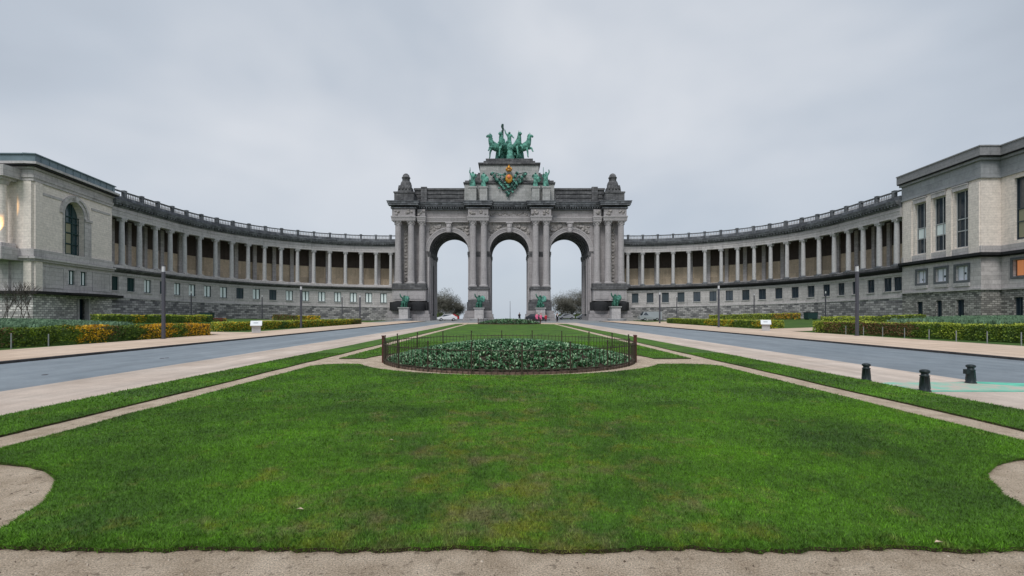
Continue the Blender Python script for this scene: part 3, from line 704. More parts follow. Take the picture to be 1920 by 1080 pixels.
# ------------------------------------------------------------------ the triumphal arch
AY = 111.0
def arch():
    B = Vector((0, AY, 0)); t = empty('triumphal_arch', B); tag(t, 'grey stone triumphal arch with three tall openings and a stepped attic', 'arch')
    def part(name, bm, mat, parent=t, **k):
        o = obj(name, bm, mat, parent, **k)
        if parent is t: o.location = -B
        return o
    Y0, Y1 = AY+.6, AY+12.0; HW = 4.55; SPR = 16.0; cs = (-14.0, 0, 14.0)
    # body: piers + spandrels
    for a, b in ((-26.3,-18.55), (-9.45,-4.55), (4.55,9.45), (18.55,26.3)): bm = bmesh.new(); box(bm, a, b, Y0, Y1, -.3, 25.4); part('pier', bm, 'arch')
    for c in cs:
        bm = bmesh.new(); n = 24
        pts = [(c-HW*math.cos(PI*i/n), SPR+HW*math.sin(PI*i/n)) for i in range(n+1)]
        for y in (Y0+.02, Y1-.02):
            for p, q in zip(pts, pts[1:]): face(bm, [(p[0],y,p[1]),(q[0],y,q[1]),(q[0],y,25.4),(p[0],y,25.4)])
        part('spandrel', bm, 'relief')
        bm = bmesh.new()
        for p, q in zip(pts, pts[1:]): face(bm, [(p[0],Y0,p[1]),(q[0],Y0,q[1]),(q[0],Y1,q[1]),(p[0],Y1,p[1])])
        # coffers ribs
        for k in range(5):
            y = Y0+1.2+k*2.3
            for p, q in zip(pts, pts[1:]):
                P = lambda pt, r: (c+(pt[0]-c)*r, SPR+(pt[1]-SPR)*r)
                a_, b_ = P(p, .965), P(q, .965)
                face(bm, [(a_[0],y,a_[1]),(b_[0],y,b_[1]),(b_[0],y+.5,b_[1]),(a_[0],y+.5,a_[1])])
                face(bm, [(a_[0],y,a_[1]),(b_[0],y,b_[1]),(q[0],y,q[1]),(p[0],y,p[1])])
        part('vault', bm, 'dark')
        # archivolt rings
        bm = bmesh.new()
        for r0, r1, d in ((HW+.005, HW+.42, .18), (HW+.42, HW+.75, .26), (HW+.75, HW+1.05, .36)):
            for i in range(n):
                a, b = PI*i/n, PI*(i+1)/n
                A = lambda r, th: (c-r*math.cos(th), SPR+r*math.sin(th))
                p1, p2, p3, p4 = A(r0,a), A(r1,a), A(r1,b), A(r0,b); y = Y0-d
                face(bm, [(p1[0],y,p1[1]),(p2[0],y,p2[1]),(p3[0],y,p3[1]),(p4[0],y,p4[1])])
                face(bm, [(p2[0],y,p2[1]),(p3[0],y,p3[1]),(p3[0],Y0,p3[1]),(p2[0],Y0,p2[1])])
                face(bm, [(p1[0],y,p1[1]),(p4[0],y,p4[1]),(p4[0],Y0+.02,p4[1]),(p1[0],Y0+.02,p1[1])])
        part('archivolt', bm, 'archfine')
        bm = bmesh.new(); box(bm, c-.55, c+.55, Y0-.85, Y0-.01, 20.35, 22.4); box(bm, c-.8, c+.8, Y0-1.0, Y0-.02, 22.41, 22.65)
        ball(bm, (c, Y0-.9, 21.6), .55, .8, .7, 1.2); lathe(bm, c, Y0-.8, [(.5,20.3),(.65,20.9),(.4,21.3)], 8)
        part('keystone', bm, 'archfine')
        # winged reliefs in the spandrels
        for s in (-1, 1):
            bm = bmesh.new()
            for k in range(16):
                u = random.uniform(0, 1); x = c+s*(2.0+u*2.6); z = 22.2-random.uniform(0, 1)*(.5+2.3*u)
                ball(bm, (x, Y0-.05, z), random.uniform(.18,.45), random.uniform(.6,1.6), .5, random.uniform(.5,1.3), 6)
            part('relief_figure', bm, 'relief')
    # jamb imposts and pilasters inside the passages
    for a, b in ((-26.3,-18.55), (-9.45,-4.55), (4.55,9.45), (18.55,26.3)):
        bm = bmesh.new(); A, Bx = max(a, -18.95) if a < -20 else a, b
        x0 = b-.1 if a < -20 else (a-.28); x1 = a+.1 if a > 18 else (b+.28)
        if a < -20: x0, x1 = b-.4, b+.28
        elif a > 18: x0, x1 = a-.28, a+.4
        else: x0, x1 = a-.28, b+.28
        box(bm, x0, x1, Y0-.12, Y1+.2, 15.2, 15.95); box(bm, x0+.1, x1-.1, Y0-.06, Y1+.1, 14.75, 15.19)
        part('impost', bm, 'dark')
        for xe, s in ((a, -1), (b, 1)):
            if xe in (-26.3, 26.3): continue
            bm = bmesh.new()
            for y in (Y0+.5, Y0+3.0, Y1-4.6, Y1-1.9):
                box(bm, min(xe, xe+s*.18), max(xe, xe+s*.18), y, y+1.2, 1.5, 14.74)
            part('jamb_pilaster', bm, 'archfine')
            bm = bmesh.new(); box(bm, min(xe+s*.01, xe+s*.03), max(xe+s*.01, xe+s*.03), Y0+4.5, Y1-4.9, 1.0, 13.2); part('niche_shade', bm, 'black')  # flat black panel on the jamb, shade of a recess given as colour
    # podiums: light upper plinth, black stained middle, stepped foot
    for a, b, end in ((-27.0,-18.75,1), (-9.5,-4.5,0), (4.5,9.5,0), (18.75,27.0,1)):
        c = (a+b)/2
        yf = AY-2.2
        bm = bmesh.new(); box(bm, a+.35, b-.3, yf+.3, Y0-.02, 4.5, 7.1)
        for x0, x1 in (((a+.75, c-.3), (c+.3, b-.7))): box(bm, x0, x1, yf+.2, yf+.31, 4.9, 6.7)
        part('plinth', bm, 'archfine')
        bm = bmesh.new(); zt = 8.45 if end else 7.75
        box(bm, a+.1, b-.05, yf-.05, Y0-.01, 7.1, 7.5); box(bm, a+.3, b-.25, yf+.15, Y0-.015, 7.505, zt); part('plinth_cornice', bm, 'dark')
        bm = bmesh.new(); box(bm, a-.1, b+.1, yf-.1, Y0, 2.3, 4.2)
        if end:
            for xc in (c-2.2, c+2.2): lathe(bm, xc, yf-.0, [(1.75,2.3),(1.8,3.0),(1.72,3.7),(1.3,4.25),(.2,4.45)], 18)
        else: box(bm, a+.1, b-.1, yf+.1, Y0-.01, 4.205, 4.7)
        part('stained_base', bm, 'black' if end else 'dark')
        bm = bmesh.new()
        for k, (z0, z1, ex) in enumerate(((-.3,.75,.95),(.80,1.5,.8),(1.55,2.25,.55))): box(bm, a-ex, b+ex, yf-ex, Y0+.1-.01*k, z0, z1)
        part('stepped_foot', bm, 'arch')
        bm = bmesh.new()
        for k, (z0, z1, ex) in enumerate(((.75,.80,.6),(1.5,1.55,.45),(2.25,2.3,.1))): box(bm, a-ex, b+ex, yf-ex, Y0+.05, z0-.001, z1+.001)
        part('foot_joint', bm, 'black')
    # columns
    CYF = AY-1.05
    colx = [(-25.45,8.45,CYF), (-22.5,8.45,CYF), (-20.15,8.45,CYF+.7), (-8.35,7.75,CYF), (-5.85,7.75,CYF), (6.0,7.75,CYF), (8.45,7.75,CYF), (20.15,8.45,CYF+.7), (22.6,8.45,CYF), (25.55,8.45,CYF)]
    cap0 = base0 = None
    for x, zb, y in colx:
        bm = bmesh.new(); h = 21.7-zb
        lathe(bm, 0, 0, [(.74,.5),(.745,h*.33),(.70,h*.66),(.63,h)], 20)
        for k in range(20):   # flutes read as thin dark arrises
            a = 2*PI*k/20; tube(bm, (.735*math.cos(a), .735*math.sin(a), .6), (.625*math.cos(a), .625*math.sin(a), h-.1), .045, .04, 4)
        c = obj('column', bm, 'archfine', t); c.location = Vector((x, y, zb))-B
        if cap0 is None:
            bm = bmesh.new(); lathe(bm, 0, 0, [(.63,0),(.70,.06),(.66,.12),(.68,.3),(.82,.75),(.9,.85)], 16); box(bm, -.88,.88,-.88,.88,.86,1.02)
            for i in range(12):
                a = 2*PI*i/12; ball(bm, (.74*math.cos(a), .74*math.sin(a), .38+.25*(i%2)), .15, 1, 1, 1.5, 6)
            for i in range(4):
                a = PI/4+PI/2*i; ball(bm, (.95*math.cos(a), .95*math.sin(a), .74), .2, 1, 1, 1, 6)
            cap0 = obj('capital', bm, 'archfine', c)
            bm = bmesh.new(); box(bm, -.95,.95,-.95,.95,0,.2); lathe(bm, 0, 0, [(.92,.202),(.96,.3),(.8,.38),(.84,.46),(.76,.52)], 18); base0 = obj('base', bm, 'archfine', c); cp, bs = cap0, base0
        else:
            cp = cap0.copy(); COL.objects.link(cp); cp.parent = c; bs = base0.copy(); COL.objects.link(bs); bs.parent = c
        cp.location = (0, 0, h)
    # ornament strips between the outer column pairs
    for s in (-1, 1):
        bm = bmesh.new(); box(bm, s*24-.42, s*24+.42, Y0-.35, Y0-.01, 8.5, 21.8)
        for k in range(17): ball(bm, (s*24, Y0-.4, 9.2+k*.75), .3, 1, .5, .9 if k % 2 else .6, 6)
        part('carved_panel', bm, 'relief')
        bm = bmesh.new(); box(bm, s*18.55-.0 if s > 0 else -19.0, 19.0 if s > 0 else -18.55, Y0-.3, Y0-.015, 2.3, 14.7); part('pilaster', bm, 'archfine')
    # entablature
    bm = bmesh.new()
    def band(z0, z1, pr):
        box(bm, -26.3-pr*.3, 26.3+pr*.3, AY-.05-pr, Y1+pr, z0, z1)
        for a, b in ((-26.75,-21.4),(-9.5,-4.7),(4.85,9.6),(21.45,26.75)): box(bm, a-pr*.6, b+pr*.6, AY-2.05-pr, AY-.06-pr, z0, z1-.002)
        for a, b in ((-21.1,-19.2),(19.2,21.1)): box(bm, a-pr*.6, b+pr*.6, AY-1.3-pr, AY-.065-pr, z0, z1-.002)
    band(22.72, 23.1, 0); band(23.105, 23.5, .08); band(23.505, 23.75, .22); part('architrave', bm, 'archfine')
    bm = bmesh.new(); box(bm, -26.2, 26.2, AY+.1, Y1-.1, 23.76, 25.45)
    for a, b in ((-26.65,-21.5),(-9.4,-4.8),(4.95,9.5),(21.55,26.65)): box(bm, a, b, AY-1.95, AY+.09, 23.76, 25.45)
    for a, b in ((-21.0,-19.3),(19.3,21.0)): box(bm, a, b, AY-1.2, AY+.09, 23.76, 25.44)
    part('frieze', bm, 'arch')
    for x in [-25.4,-22.6,-20.1,-8.3,-5.9,6,8.4,20.1,22.6,25.5]:
        bm = bmesh.new()
        for k in range(5): ball(bm, (x+random.uniform(-.7,.7), AY-(2.0 if abs(x) not in (20.1,) else 1.25), 24.6+random.uniform(-.45,.45)), random.uniform(.2,.42), 1, .5, 1, 6)
        part('frieze_relief', bm, 'relief')
    x = -4.2; bm = bmesh.new()
    while x < 4.3:                                   # garland relief over the centre opening
        ball(bm, (x, AY+.08, 24.65-.22*math.cos(x*3.0)), .24, .9, .5, 1.2, 6); x += .46
    part('garland', bm, 'relief')
    bm = bmesh.new()
    for z0, z1, pr in ((25.46,25.75,.25),(26.15,26.55,.95),(26.56,26.95,1.15),(26.96,27.12,1.3)):
        box(bm, -26.5-pr*.75, 26.5+pr*.75, AY-.1-pr, Y1+pr, z0, z1)
        for a, b in ((-26.8,-21.3),(-9.6,-4.6),(4.75,9.7),(21.3,26.8)): box(bm, a-pr*.75+.05, b+pr*.75-.05, AY-2.05-pr*.6, AY-.11-pr, z0+.002, z1-.002)
    x = -26.4
    while x < 26.3: box(bm, x, x+.26, AY-.9, AY-.1, 25.76, 26.14); x += .56
    box(bm, -26.4, 26.4, AY-.0, Y1, 25.755, 26.145)
    part('cornice', bm, 'cornice')
    # attic wings, turrets, centre blocks
    for s in (-1, 1):
        a, b = (s*22.2, s*10.4); a, b = min(a,b), max(a,b)
        bm = bmesh.new(); box(bm, a, b, AY+1.2, Y1-1, 27.125, 30.4); box(bm, a-.1, b+.1, AY+.95, Y1-.8, 30.4, 30.85)
        for k in range(3): box(bm, a+.5, b-.3, AY+1.05, AY+1.21, 27.7+k*.9, 28.25+k*.9)
        box(bm, min(s*20.6, s*19.2), max(s*20.6, s*19.2), AY+.7, AY+1.22, 27.13, 31.1)
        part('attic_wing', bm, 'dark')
        bm = bmesh.new(); c = s*24.05
        box(bm, c-2.2, c+2.2, AY-1.6, AY+3.2, 27.13, 29.1); box(bm, c-2.35, c+2.35, AY-1.75, AY+3.35, 29.1, 29.4)
        box(bm, c-1.55, c+1.55, AY-1.2, AY+2.8, 29.4, 31.0, taper=.22); lathe(bm, c, AY+.8, [(1.32,30.98),(1.36,31.3),(1.2,31.9),(.98,32.3)], 14)
        lathe(bm, c, AY+.8, [(.88,32.2),(.88,33.0),(1.0,33.05),(1.0,33.25),(.85,33.35),(.7,33.8),(.4,34.1),(.1,34.2)], 14)
        for q in range(4): ball(bm, (c-1.15+.77*q, AY-1.1, 30.3), .36, .8, .8, 1.5, 6)
        part('turret', bm, 'dark')
        for dx in ((-8.35,-5.9) if s < 0 else (6.0, 8.4)):
            bm = bmesh.new(); box(bm, dx-.85, dx+.85, AY-1.9, AY+.18, 27.13, 30.2); box(bm, dx-.98, dx+.98, AY-2.05, AY+.17, 30.2, 30.5); part('statue_pedestal', bm, 'attic')
        bm = bmesh.new()     # volutes at the foot of the upper block
        for k in range(6): box(bm, min(s*6.85, s*(9.4-k*.42)), max(s*6.85, s*(9.4-k*.42)), AY+.7, AY+5, 32.45+k*.32, 32.77+k*.32-.002)
        part('volute', bm, 'dark')
    bm = bmesh.new(); box(bm, -10.4, 10.4, AY+.2, Y1-2, 27.13, 31.5); part('attic_block', bm, 'attic')
    bm = bmesh.new(); box(bm, -10.5, 10.5, AY+.05, Y1-1.9, 31.5, 31.75); box(bm, -10.65, 10.65, AY-.1, Y1-1.8, 31.75, 32.0); box(bm, -10.3, 10.3, AY+.3, Y1-2, 32.0, 32.44)
    part('attic_cornice', bm, 'dark')
    bm = bmesh.new(); box(bm, -6.8, 6.8, AY+.3, Y1-3, 32.445, 35.9); box(bm, -4.8, 4.8, AY+.12, AY+.31, 27.6, 31.3); part('upper_block', bm, 'attic')
    bm = bmesh.new(); box(bm, -7.0, 7.0, AY+.1, Y1-2.9, 35.9, 36.2); box(bm, -7.2, 7.2, AY-.1, Y1-2.8, 36.2, 36.5); box(bm, -6.0, 6.0, AY+.5, Y1-3.2, 36.5, 37.05); box(bm, -5.5, 5.5, AY+.8, Y1-3.4, 37.05, 37.7)
    part('crowning_steps', bm, 'dark')
    return t
arch()

# ------------------------------------------------------------------ museum pavilions
def pavilion_left():
    B = Vector((-58, 58, 0)); t = empty('museum_pavilion', B)
    tag(t, 'cream and grey museum pavilion at the left edge with a tall arched window', 'building')
    A, C = (-57.3, 69.2), (-54.8, 55.2)
    Wd = Straight(A, C, (-1, 0)); Fr = Straight(C, (-84, 55.2), (0, 1))
    def part(name, bm, mat, parent=t, **k):
        o = obj(name, bm, mat, parent, **k)
        if parent is t: o.location = -B
        return o
    def win(*a, **k):
        w_ = window(t, *a, **k); w_.location = -B; return w_
    px = Wd.px; fx = Fr.px
    d0, d1 = px(168), px(144)                      # door, px decreases towards the camera = larger u
    bm = bmesh.new(); holed(bm, Wd, 0, Wd.L, -.5, 3.9, [(d0, d1, .4, 3.55)], 0, 1.0); holed(bm, Fr, 0, Fr.L, -.5, 3.9, [], 0); part('rubble_base', bm, 'rubblelite')
    bm = bmesh.new(); wbox(bm, Wd, d0, d1, .8, .9, .4, 3.55); part('door', bm, 'door')
    for a in (d0+.0, d1-.32):
        bm = bmesh.new(); wbox(bm, Wd, a, a+.32, -.12, .4, .4, 3.5); part('door_jamb', bm, 'winglite')
    bm = bmesh.new(); wbox(bm, Wd, px(222), Wd.L+.5, -.7, .3, 3.9, 4.25); wbox(bm, Wd, px(185), px(112), -2.3, -.71, 3.92, 4.2); wbox(bm, Fr, .5, 22, -.7, .3, 3.9, 4.25); part('canopy', bm, 'canopy')
    h1 = [(px(163), px(151), 5.3, 7.15), (px(141), px(128.5), 5.3, 7.15)]
    bm = bmesh.new(); holed(bm, Wd, 0, Wd.L, 4.25, 7.7, h1, 0, .5); holed(bm, Fr, 0, Fr.L, 4.25, 7.7, [], 0); part('lower_wall', bm, 'wing')
    for h in h1:
        win(Wd, *h, .2, ('teal', 'gloss', 'blind'))
    bm = bmesh.new()
    for a, b in ((px(120), px(84)), (px(206), px(173))):     # raised panel frames
        for q in ((a, b, 4.7, 4.82), (a, b, 7.2, 7.32), (a, a+.12, 4.83, 7.19), (b-.12, b, 4.83, 7.19)): wbox(bm, Wd, q[0], q[1], -.06, .05, q[2], q[3])
    part('panel_moulding', bm, 'winglite')
    bm = bmesh.new(); wbox(bm, Wd, px(76), px(62.5), -.22, .1, 4.25, 16.85); wbox(bm, Fr, 0.02, .9, -.2, .1, 4.25, 16.85); part('corner_pier', bm, 'cream')
    bm = bmesh.new()
    for Wq, L0 in ((Wd, 0), (Fr, 0)):
        wbox(bm, Wq, L0, Wq.L+.3 if Wq is Wd else Wq.L, -.35, .2, 7.7, 7.95); wbox(bm, Wq, L0, Wq.L+.5 if Wq is Wd else Wq.L, -.55, .2, 7.955, 8.2); wbox(bm, Wq, L0, Wq.L+.25 if Wq is Wd else Wq.L, -.25, .2, 8.205, 9.1)
    part('band', bm, 'wing')
    # cream upper wall with the arched opening
    a, b = px(157.5), px(120); c = (a+b)/2; r = (b-a)/2; zs = 15.95-r; ZT = 16.9
    bm = bmesh.new(); holed(bm, Wd, 0, Wd.L, 9.1, ZT, [(a, b, 9.1, 15.951)], 0, .02)
    n = 16; pts = [(c-r*math.cos(PI*i/n), zs+r*math.sin(PI*i/n)) for i in range(n+1)]
    for p, q in zip(pts, pts[1:]):
        face(bm, [Wd.P(p[0],0,p[1]), Wd.P(q[0],0,q[1]), Wd.P(q[0],0,15.951), Wd.P(p[0],0,15.951)])
        face(bm, [Wd.P(p[0],0,p[1]), Wd.P(q[0],0,q[1]), Wd.P(q[0],.9,q[1]), Wd.P(p[0],.9,p[1])])
    for s in (a, b): face(bm, [Wd.P(s,0,9.1), Wd.P(s,.9,9.1), Wd.P(s,.9,zs), Wd.P(s,0,zs)])
    holed(bm, Fr, 0, Fr.L, 9.1, ZT, [], 0); part('upper_wall', bm, 'cream')
    bm = bmesh.new()
    wbox(bm, Wd, px(170), a-.0, -.1, .02, 9.1, zs); wbox(bm, Wd, px(170)-.05, a, -.22, .02, zs-.35, zs-.05)
    wbox(bm, Wd, b, px(117.5), -.1, .02, 9.1, zs)
    for r0, r1, dd in ((r, r+.45, .1), (r+.45, r+.75, .22)):
        for i in range(n):
            t0, t1 = PI*i/n, PI*(i+1)/n; Q = lambda rr, th, o: Wd.P(c-rr*math.cos(th), o, zs+rr*math.sin(th))
            face(bm, [Q(r0,t0,-dd), Q(r1,t0,-dd), Q(r1,t1,-dd), Q(r0,t1,-dd)]); face(bm, [Q(r1,t0,-dd), Q(r1,t1,-dd), Q(r1,t1,.01), Q(r1,t0,.01)])
            face(bm, [Q(r0,t0,-dd), Q(r0,t1,-dd), Q(r0,t1,.01), Q(r0,t0,.01)])
    wbox(bm, Wd, c-.25, c+.25, -.4, .0, zs+r-.05, zs+r+.75)
    for qa, qb in ((px(206), px(171)), (px(117), px(78))): wbox(bm, Wd, qa, qb, -.08, .02, 15.6, 15.9); 
    part('window_surround', bm, 'wing')
    bm = bmesh.new()
    for z in (9.3, 10.6, 12.0, 13.3, 14.1): wbox(bm, Wd, a, b, .62, .72, z-.05, z+.05)
    for k in range(4): s = a+(b-a)*k/3; wbox(bm, Wd, s-.05, s+.05, .6, .7, 9.1, zs+(r*.9 if k in (1,2) else 0))
    w_ = part('window', bm, 'teal')
    bm = bmesh.new(); face(bm, [Wd.P(p[0],.8,p[1]) for p in [(a,9.1)]+pts+[(b,9.1)]]); obj('pane', bm, 'gloss', w_)
    bm = bmesh.new()
    for k, (z0, z1) in enumerate(((9.35,10.5),(10.7,11.9),(12.1,13.2))): wbox(bm, Wd, a+.1+(b-a)/3, b-.1 if k else b-.8, .73, .76, z0, z1)
    obj('blind', bm, 'yblind', w_)
    # entablature, cornice, zinc roof
    bm = bmesh.new()
    for Wq in (Wd, Fr):
        e_ = 0 if Wq is Fr else 1
        for z0, z1, o in ((16.9,17.25,.18),(17.255,17.6,.26),(17.605,18.2,.2),(18.205,18.45,.4)): wbox(bm, Wq, 0, Wq.L+e_*o, -o, .3, z0, z1)
    part('entablature', bm, 'wing')
    bm = bmesh.new()
    for Wq in (Wd, Fr):
        e_ = 0 if Wq is Fr else 1
        wbox(bm, Wq, 0, Wq.L+e_*.95, -.9, .3, 18.46, 18.62, mi=1); wbox(bm, Wq, 0, Wq.L+e_*1.05, -1.05, .3, 18.625, 18.9)
    part('cornice', bm, ['winglite', 'canopy'])
    bm = bmesh.new()
    wbox(bm, Wd, .3, Wd.L+.5, -.55, .6, 18.905, 19.8); wbox(bm, Wd, .2, Wd.L+.65, -.7, .6, 19.805, 19.93)
    wbox(bm, Fr, 0, Fr.L, -.5, .6, 18.91, 19.8); wbox(bm, Fr, 0, Fr.L, -.65, .6, 19.806, 19.925)
    k = .8
    while k < Wd.L: wbox(bm, Wd, k, k+.05, -.6, -.5, 18.91, 19.8); k += 1.3
    part('roof_edge', bm, 'metalroof')
    bm = bmesh.new(); face(bm, [(-57,69.2,19.6),(-54.8,55.4,19.6),(-84,55.4,19.6),(-84,69.2,19.6)]); face(bm, [(-84,69.2,-1),(-57.35,69.2,-1),(-57.35,69.2,19.6),(-84,69.2,19.6)]); part('roof', bm, 'metalroof')
    # lamplit loggia column at the picture edge
    for u in (2.5, 5.9, 9.3):
        p = Fr.P(u, -1.0, 0)
        bm = bmesh.new(); lathe(bm, p.x, p.y, [(.46,9.6),(.46,13),(.40,16.2)], 16); c_ = part('loggia_column', bm, 'cream')
        bm = bmesh.new(); lathe(bm, p.x, p.y, [(.5,16.2),(.75,16.7)], 12); box(bm, p.x-.85, p.x+.85, p.y-.85, p.y+.85, 16.7, 16.95); obj('capital', bm, 'wing', c_)
        bm = bmesh.new(); box(bm, p.x-.8, p.x+.8, p.y-.8, p.y+.8, 9.1, 9.6); obj('base', bm, 'wing', c_)
        bm = bmesh.new(); box(bm, p.x-1.3, p.x+1.3, p.y-1.3, p.y+1.0, 7.7, 9.09); part('column_pedestal', bm, 'wing')
        bm = bmesh.new(); box(bm, p.x-1.35, p.x+1.35, p.y-1.15, p.y+1.0, 16.96, 18.2); part('entablature_block', bm, 'wing')
    for u in (2.5,):
        ld = bpy.data.lights.new('column_uplight', 'SPOT'); ld.energy = 2300; ld.color = (1, .55, .16); ld.spot_size = R(21); ld.shadow_soft_size = .1; ld.spot_blend = .6
        lo = bpy.data.objects.new('column_uplight', ld); COL.objects.link(lo); lo.parent = t; p = Fr.P(u, -3.0, 9.3); lo.location = p-B
        lo.rotation_euler = (Fr.P(u, -1.15, 12.0)-p).to_track_quat('-Z', 'Y').to_euler()
        bm = bmesh.new(); lathe(bm, p.x, p.y, [(.12,9.0),(.14,9.15)], 8); part('uplight_fitting', bm, 'lamp')
    for u in (fx(12), fx(-20)):
        bm = bmesh.new(); wbox(bm, Fr, u-.5, u+.5, -.28, .05, 4.25, 7.69); part('pier', bm, 'wing')
pavilion_left()

def pavilion_right():
    B = Vector((58, 58, 0)); t = empty('museum_pavilion', B)
    tag(t, 'cream museum pavilion at the right edge with tall rectangular windows and a plain parapet', 'building')
    A, C, D, E = (57.55, 70.3), (56.6, 57.6), (59.0, 57.6), (57.9, 38)
    W1 = Straight(A, C, (1, 0)); W2 = Straight(C, D, (0, 1)); W3 = Straight(D, E, (1, 0))
    def part(name, bm, mat, parent=t, **k):
        o = obj(name, bm, mat, parent, **k)
        if parent is t: o.location = -B
        return o
    def win(*a, **k):
        w_ = window(t, *a, **k); w_.location = -B; return w_
    p1, p3 = W1.px, W3.px
    lens = ((W1, 0, 0, 1), (W2, 0, 0, 0), (W3, 0, 0, 0))
    def ring(bm, z0, z1, o, inn=.3, mi=0):
        wbox(bm, W1, 0, W1.L+o, -o, inn, z0, z1, mi=mi); wbox(bm, W2, inn, W2.L-o-.003, -o+.003, inn, z0+.002, z1-.002, mi=mi); wbox(bm, W3, -o+.001 if o > 0 else 0, W3.L, -o, inn, z0, z1, mi=mi)
    g1 = [(p1(1718.5), p1(1730), .9, 3.3), (p1(1755), p1(1766), .9, 3.35), (p1(1793), p1(1807.5), .9, 3.4)]
    g3 = [(p3(1901), p3(1918), .9, 3.55)]
    s1 = [(p1(1720), p1(1736.5), 5.85, 7.55), (p1(1755), p1(1775), 5.85, 7.6), (p1(1793), p1(1815), 5.8, 7.6)]
    s3 = [(p3(1900), p3(1932), 6.0, 7.9)]
    q1 = [(p1(1716), p1(1736.5), 9.95, 17.05), (p1(1750), p1(1773), 9.95, 17.1), (p1(1789.5), p1(1815), 9.95, 17.1)]
    q3 = [(p3(1902), p3(1936), 10.2, 17.4)]
    for nm, z0, z1, a, b, mt in (('rubble_base', -.5, 4.5, g1, g3, 'rubblemid'), ('lower_wall', 4.7, 8.45, s1, s3, 'wing'), ('upper_wall', 9.8, 17.9, q1, q3, 'cream')):
        bm = bmesh.new(); holed(bm, W1, 0, W1.L, z0, z1, a, 0, .5); holed(bm, W2, 0, W2.L, z0, z1, [], 0); holed(bm, W3, 0, W3.L, z0, z1, b, 0, .5); part(nm, bm, mt)
    bm = bmesh.new(); ring(bm, 4.5, 4.7, .25); part('string_course', bm, 'winglite')
    bm = bmesh.new(); ring(bm, 8.45, 8.62, .3); ring(bm, 8.625, 8.95, .62); part('ledge', bm, 'black')
    bm = bmesh.new(); ring(bm, 8.955, 9.8, .12); part('band', bm, 'wing')
    bm = bmesh.new(); ring(bm, 17.9, 18.1, .22); ring(bm, 18.105, 20.0, .1); ring(bm, 20.005, 20.3, .45); part('frieze', bm, 'blue')
    bm = bmesh.new(); ring(bm, 20.305, 20.42, .75); part('cornice_shadow', bm, 'canopy')  # black strip painted in as the shadow under the parapet
    bm = bmesh.new(); ring(bm, 20.425, 21.45, .8); ring(bm, 21.455, 21.6, .9); part('parapet', bm, 'parapet')
    # pilasters and lintels between the tall windows
    for a, b in ((1696, 1711), (1738.5, 1747.5), (1776, 1786), (1818.5, 1838)):
        bm = bmesh.new(); wbox(bm, W1, p1(a), p1(b), -.16, .02, 8.96, 17.5); part('pilaster', bm, 'cream')
    for h in q1+[]:
        bm = bmesh.new(); wbox(bm, W1, h[0]-.1, h[1]+.1, -.2, .03, h[3]+.02, h[3]+.55); wbox(bm, W1, h[0]-.15, h[1]+.15, -.3, .03, h[3]+.56, h[3]+.7); part('lintel', bm, 'winglite')
    for W_, hs in ((W1, q1), (W3, q3)):
        for k, (a, b, c, d) in enumerate(hs):
            bm = bmesh.new(); o = .28
            for u in (a+.04, b-.04, (a+b)/2+.25): wbox(bm, W_, u-.04, u+.04, o, o+.08, c, d)
            for z in (c+.05, c+2.1, c+3.6, d-.05): wbox(bm, W_, a+.08, b-.08, o+.01, o+.09, z-.06, z+.06)
            w_ = part('window', bm, 'wframe' if W_ is W1 else 'shut')
            bm = bmesh.new(); wbox(bm, W_, a+.02, b-.02, o+.12, o+.14, c, d); obj('pane', bm, 'glass', w_)
            if k < 2 or W_ is W3:
                bm = bmesh.new(); wbox(bm, W_, a+.15, b-.12, o+.1, o+.115, c+2.2 if W_ is W1 else c+.3, c+3.5 if W_ is W1 else c+3.5); obj('blind', bm, 'blind' if W_ is W1 else 'yblind', w_)
    for k, (a, b, c, d) in enumerate(s1):
        w_ = win(W1, a, b, c, d, .2, ('wframe', 'skypane', None))
        bm = bmesh.new()
        for r_ in ((a-.32, a-.02, c-.3, d+.3), (b+.02, b+.32, c-.3, d+.3), (a-.02, b+.02, c-.3, c-.02), (a-.02, b+.02, d+.02, d+.3)): wbox(bm, W1, r_[0], r_[1], -.1, .04, r_[2], r_[3])
        obj('surround', bm, 'dframe', w_)
        bm = bmesh.new(); wbox(bm, W1, a-.3, b+.3, -.18, .03, c-.75, c-.32); obj('sill', bm, 'winglite', w_)
        bm = bmesh.new(); u = (a+b)/2+random.uniform(-.1,.3)      # dark clutter behind the sky-white panes
        wbox(bm, W1, u-.18, u+.16, .27, .285, c+.35+.2*k, c+.6+.2*k); obj('shade', bm, 'shut', w_)
    a, b, c, d = s3[0]; w_ = win(W3, a, b, c, d, .3, ('wood', 'orange', None))
    bm = bmesh.new()
    for r_ in ((a-.3, a-.02, c-.3, d+.3), (b+.02, b+.3, c-.3, d+.3), (a-.02, b+.02, c-.3, c-.02), (a-.02, b+.02, d+.02, d+.3)): wbox(bm, W3, r_[0], r_[1], -.1, .04, r_[2], r_[3])
    obj('surround', bm, 'dframe', w_)
    for (W_, h) in [(W1, h) for h in g1]+[(W3, g3[0])]: win(W_, *h, .25, ('shut', 'door', None))
    bm = bmesh.new(); face(bm, [(57.55,70.3,21.3),(56.6,57.8,21.3),(59,57.8,21.3),(58.2,38,21.3),(90,38,21.3),(90,70.3,21.3)]); face(bm, [(57.6,70.3,-1),(90,70.3,-1),(90,70.3,21.3),(57.6,70.3,21.3)]); part('roof', bm, 'parapet')
pavilion_right()

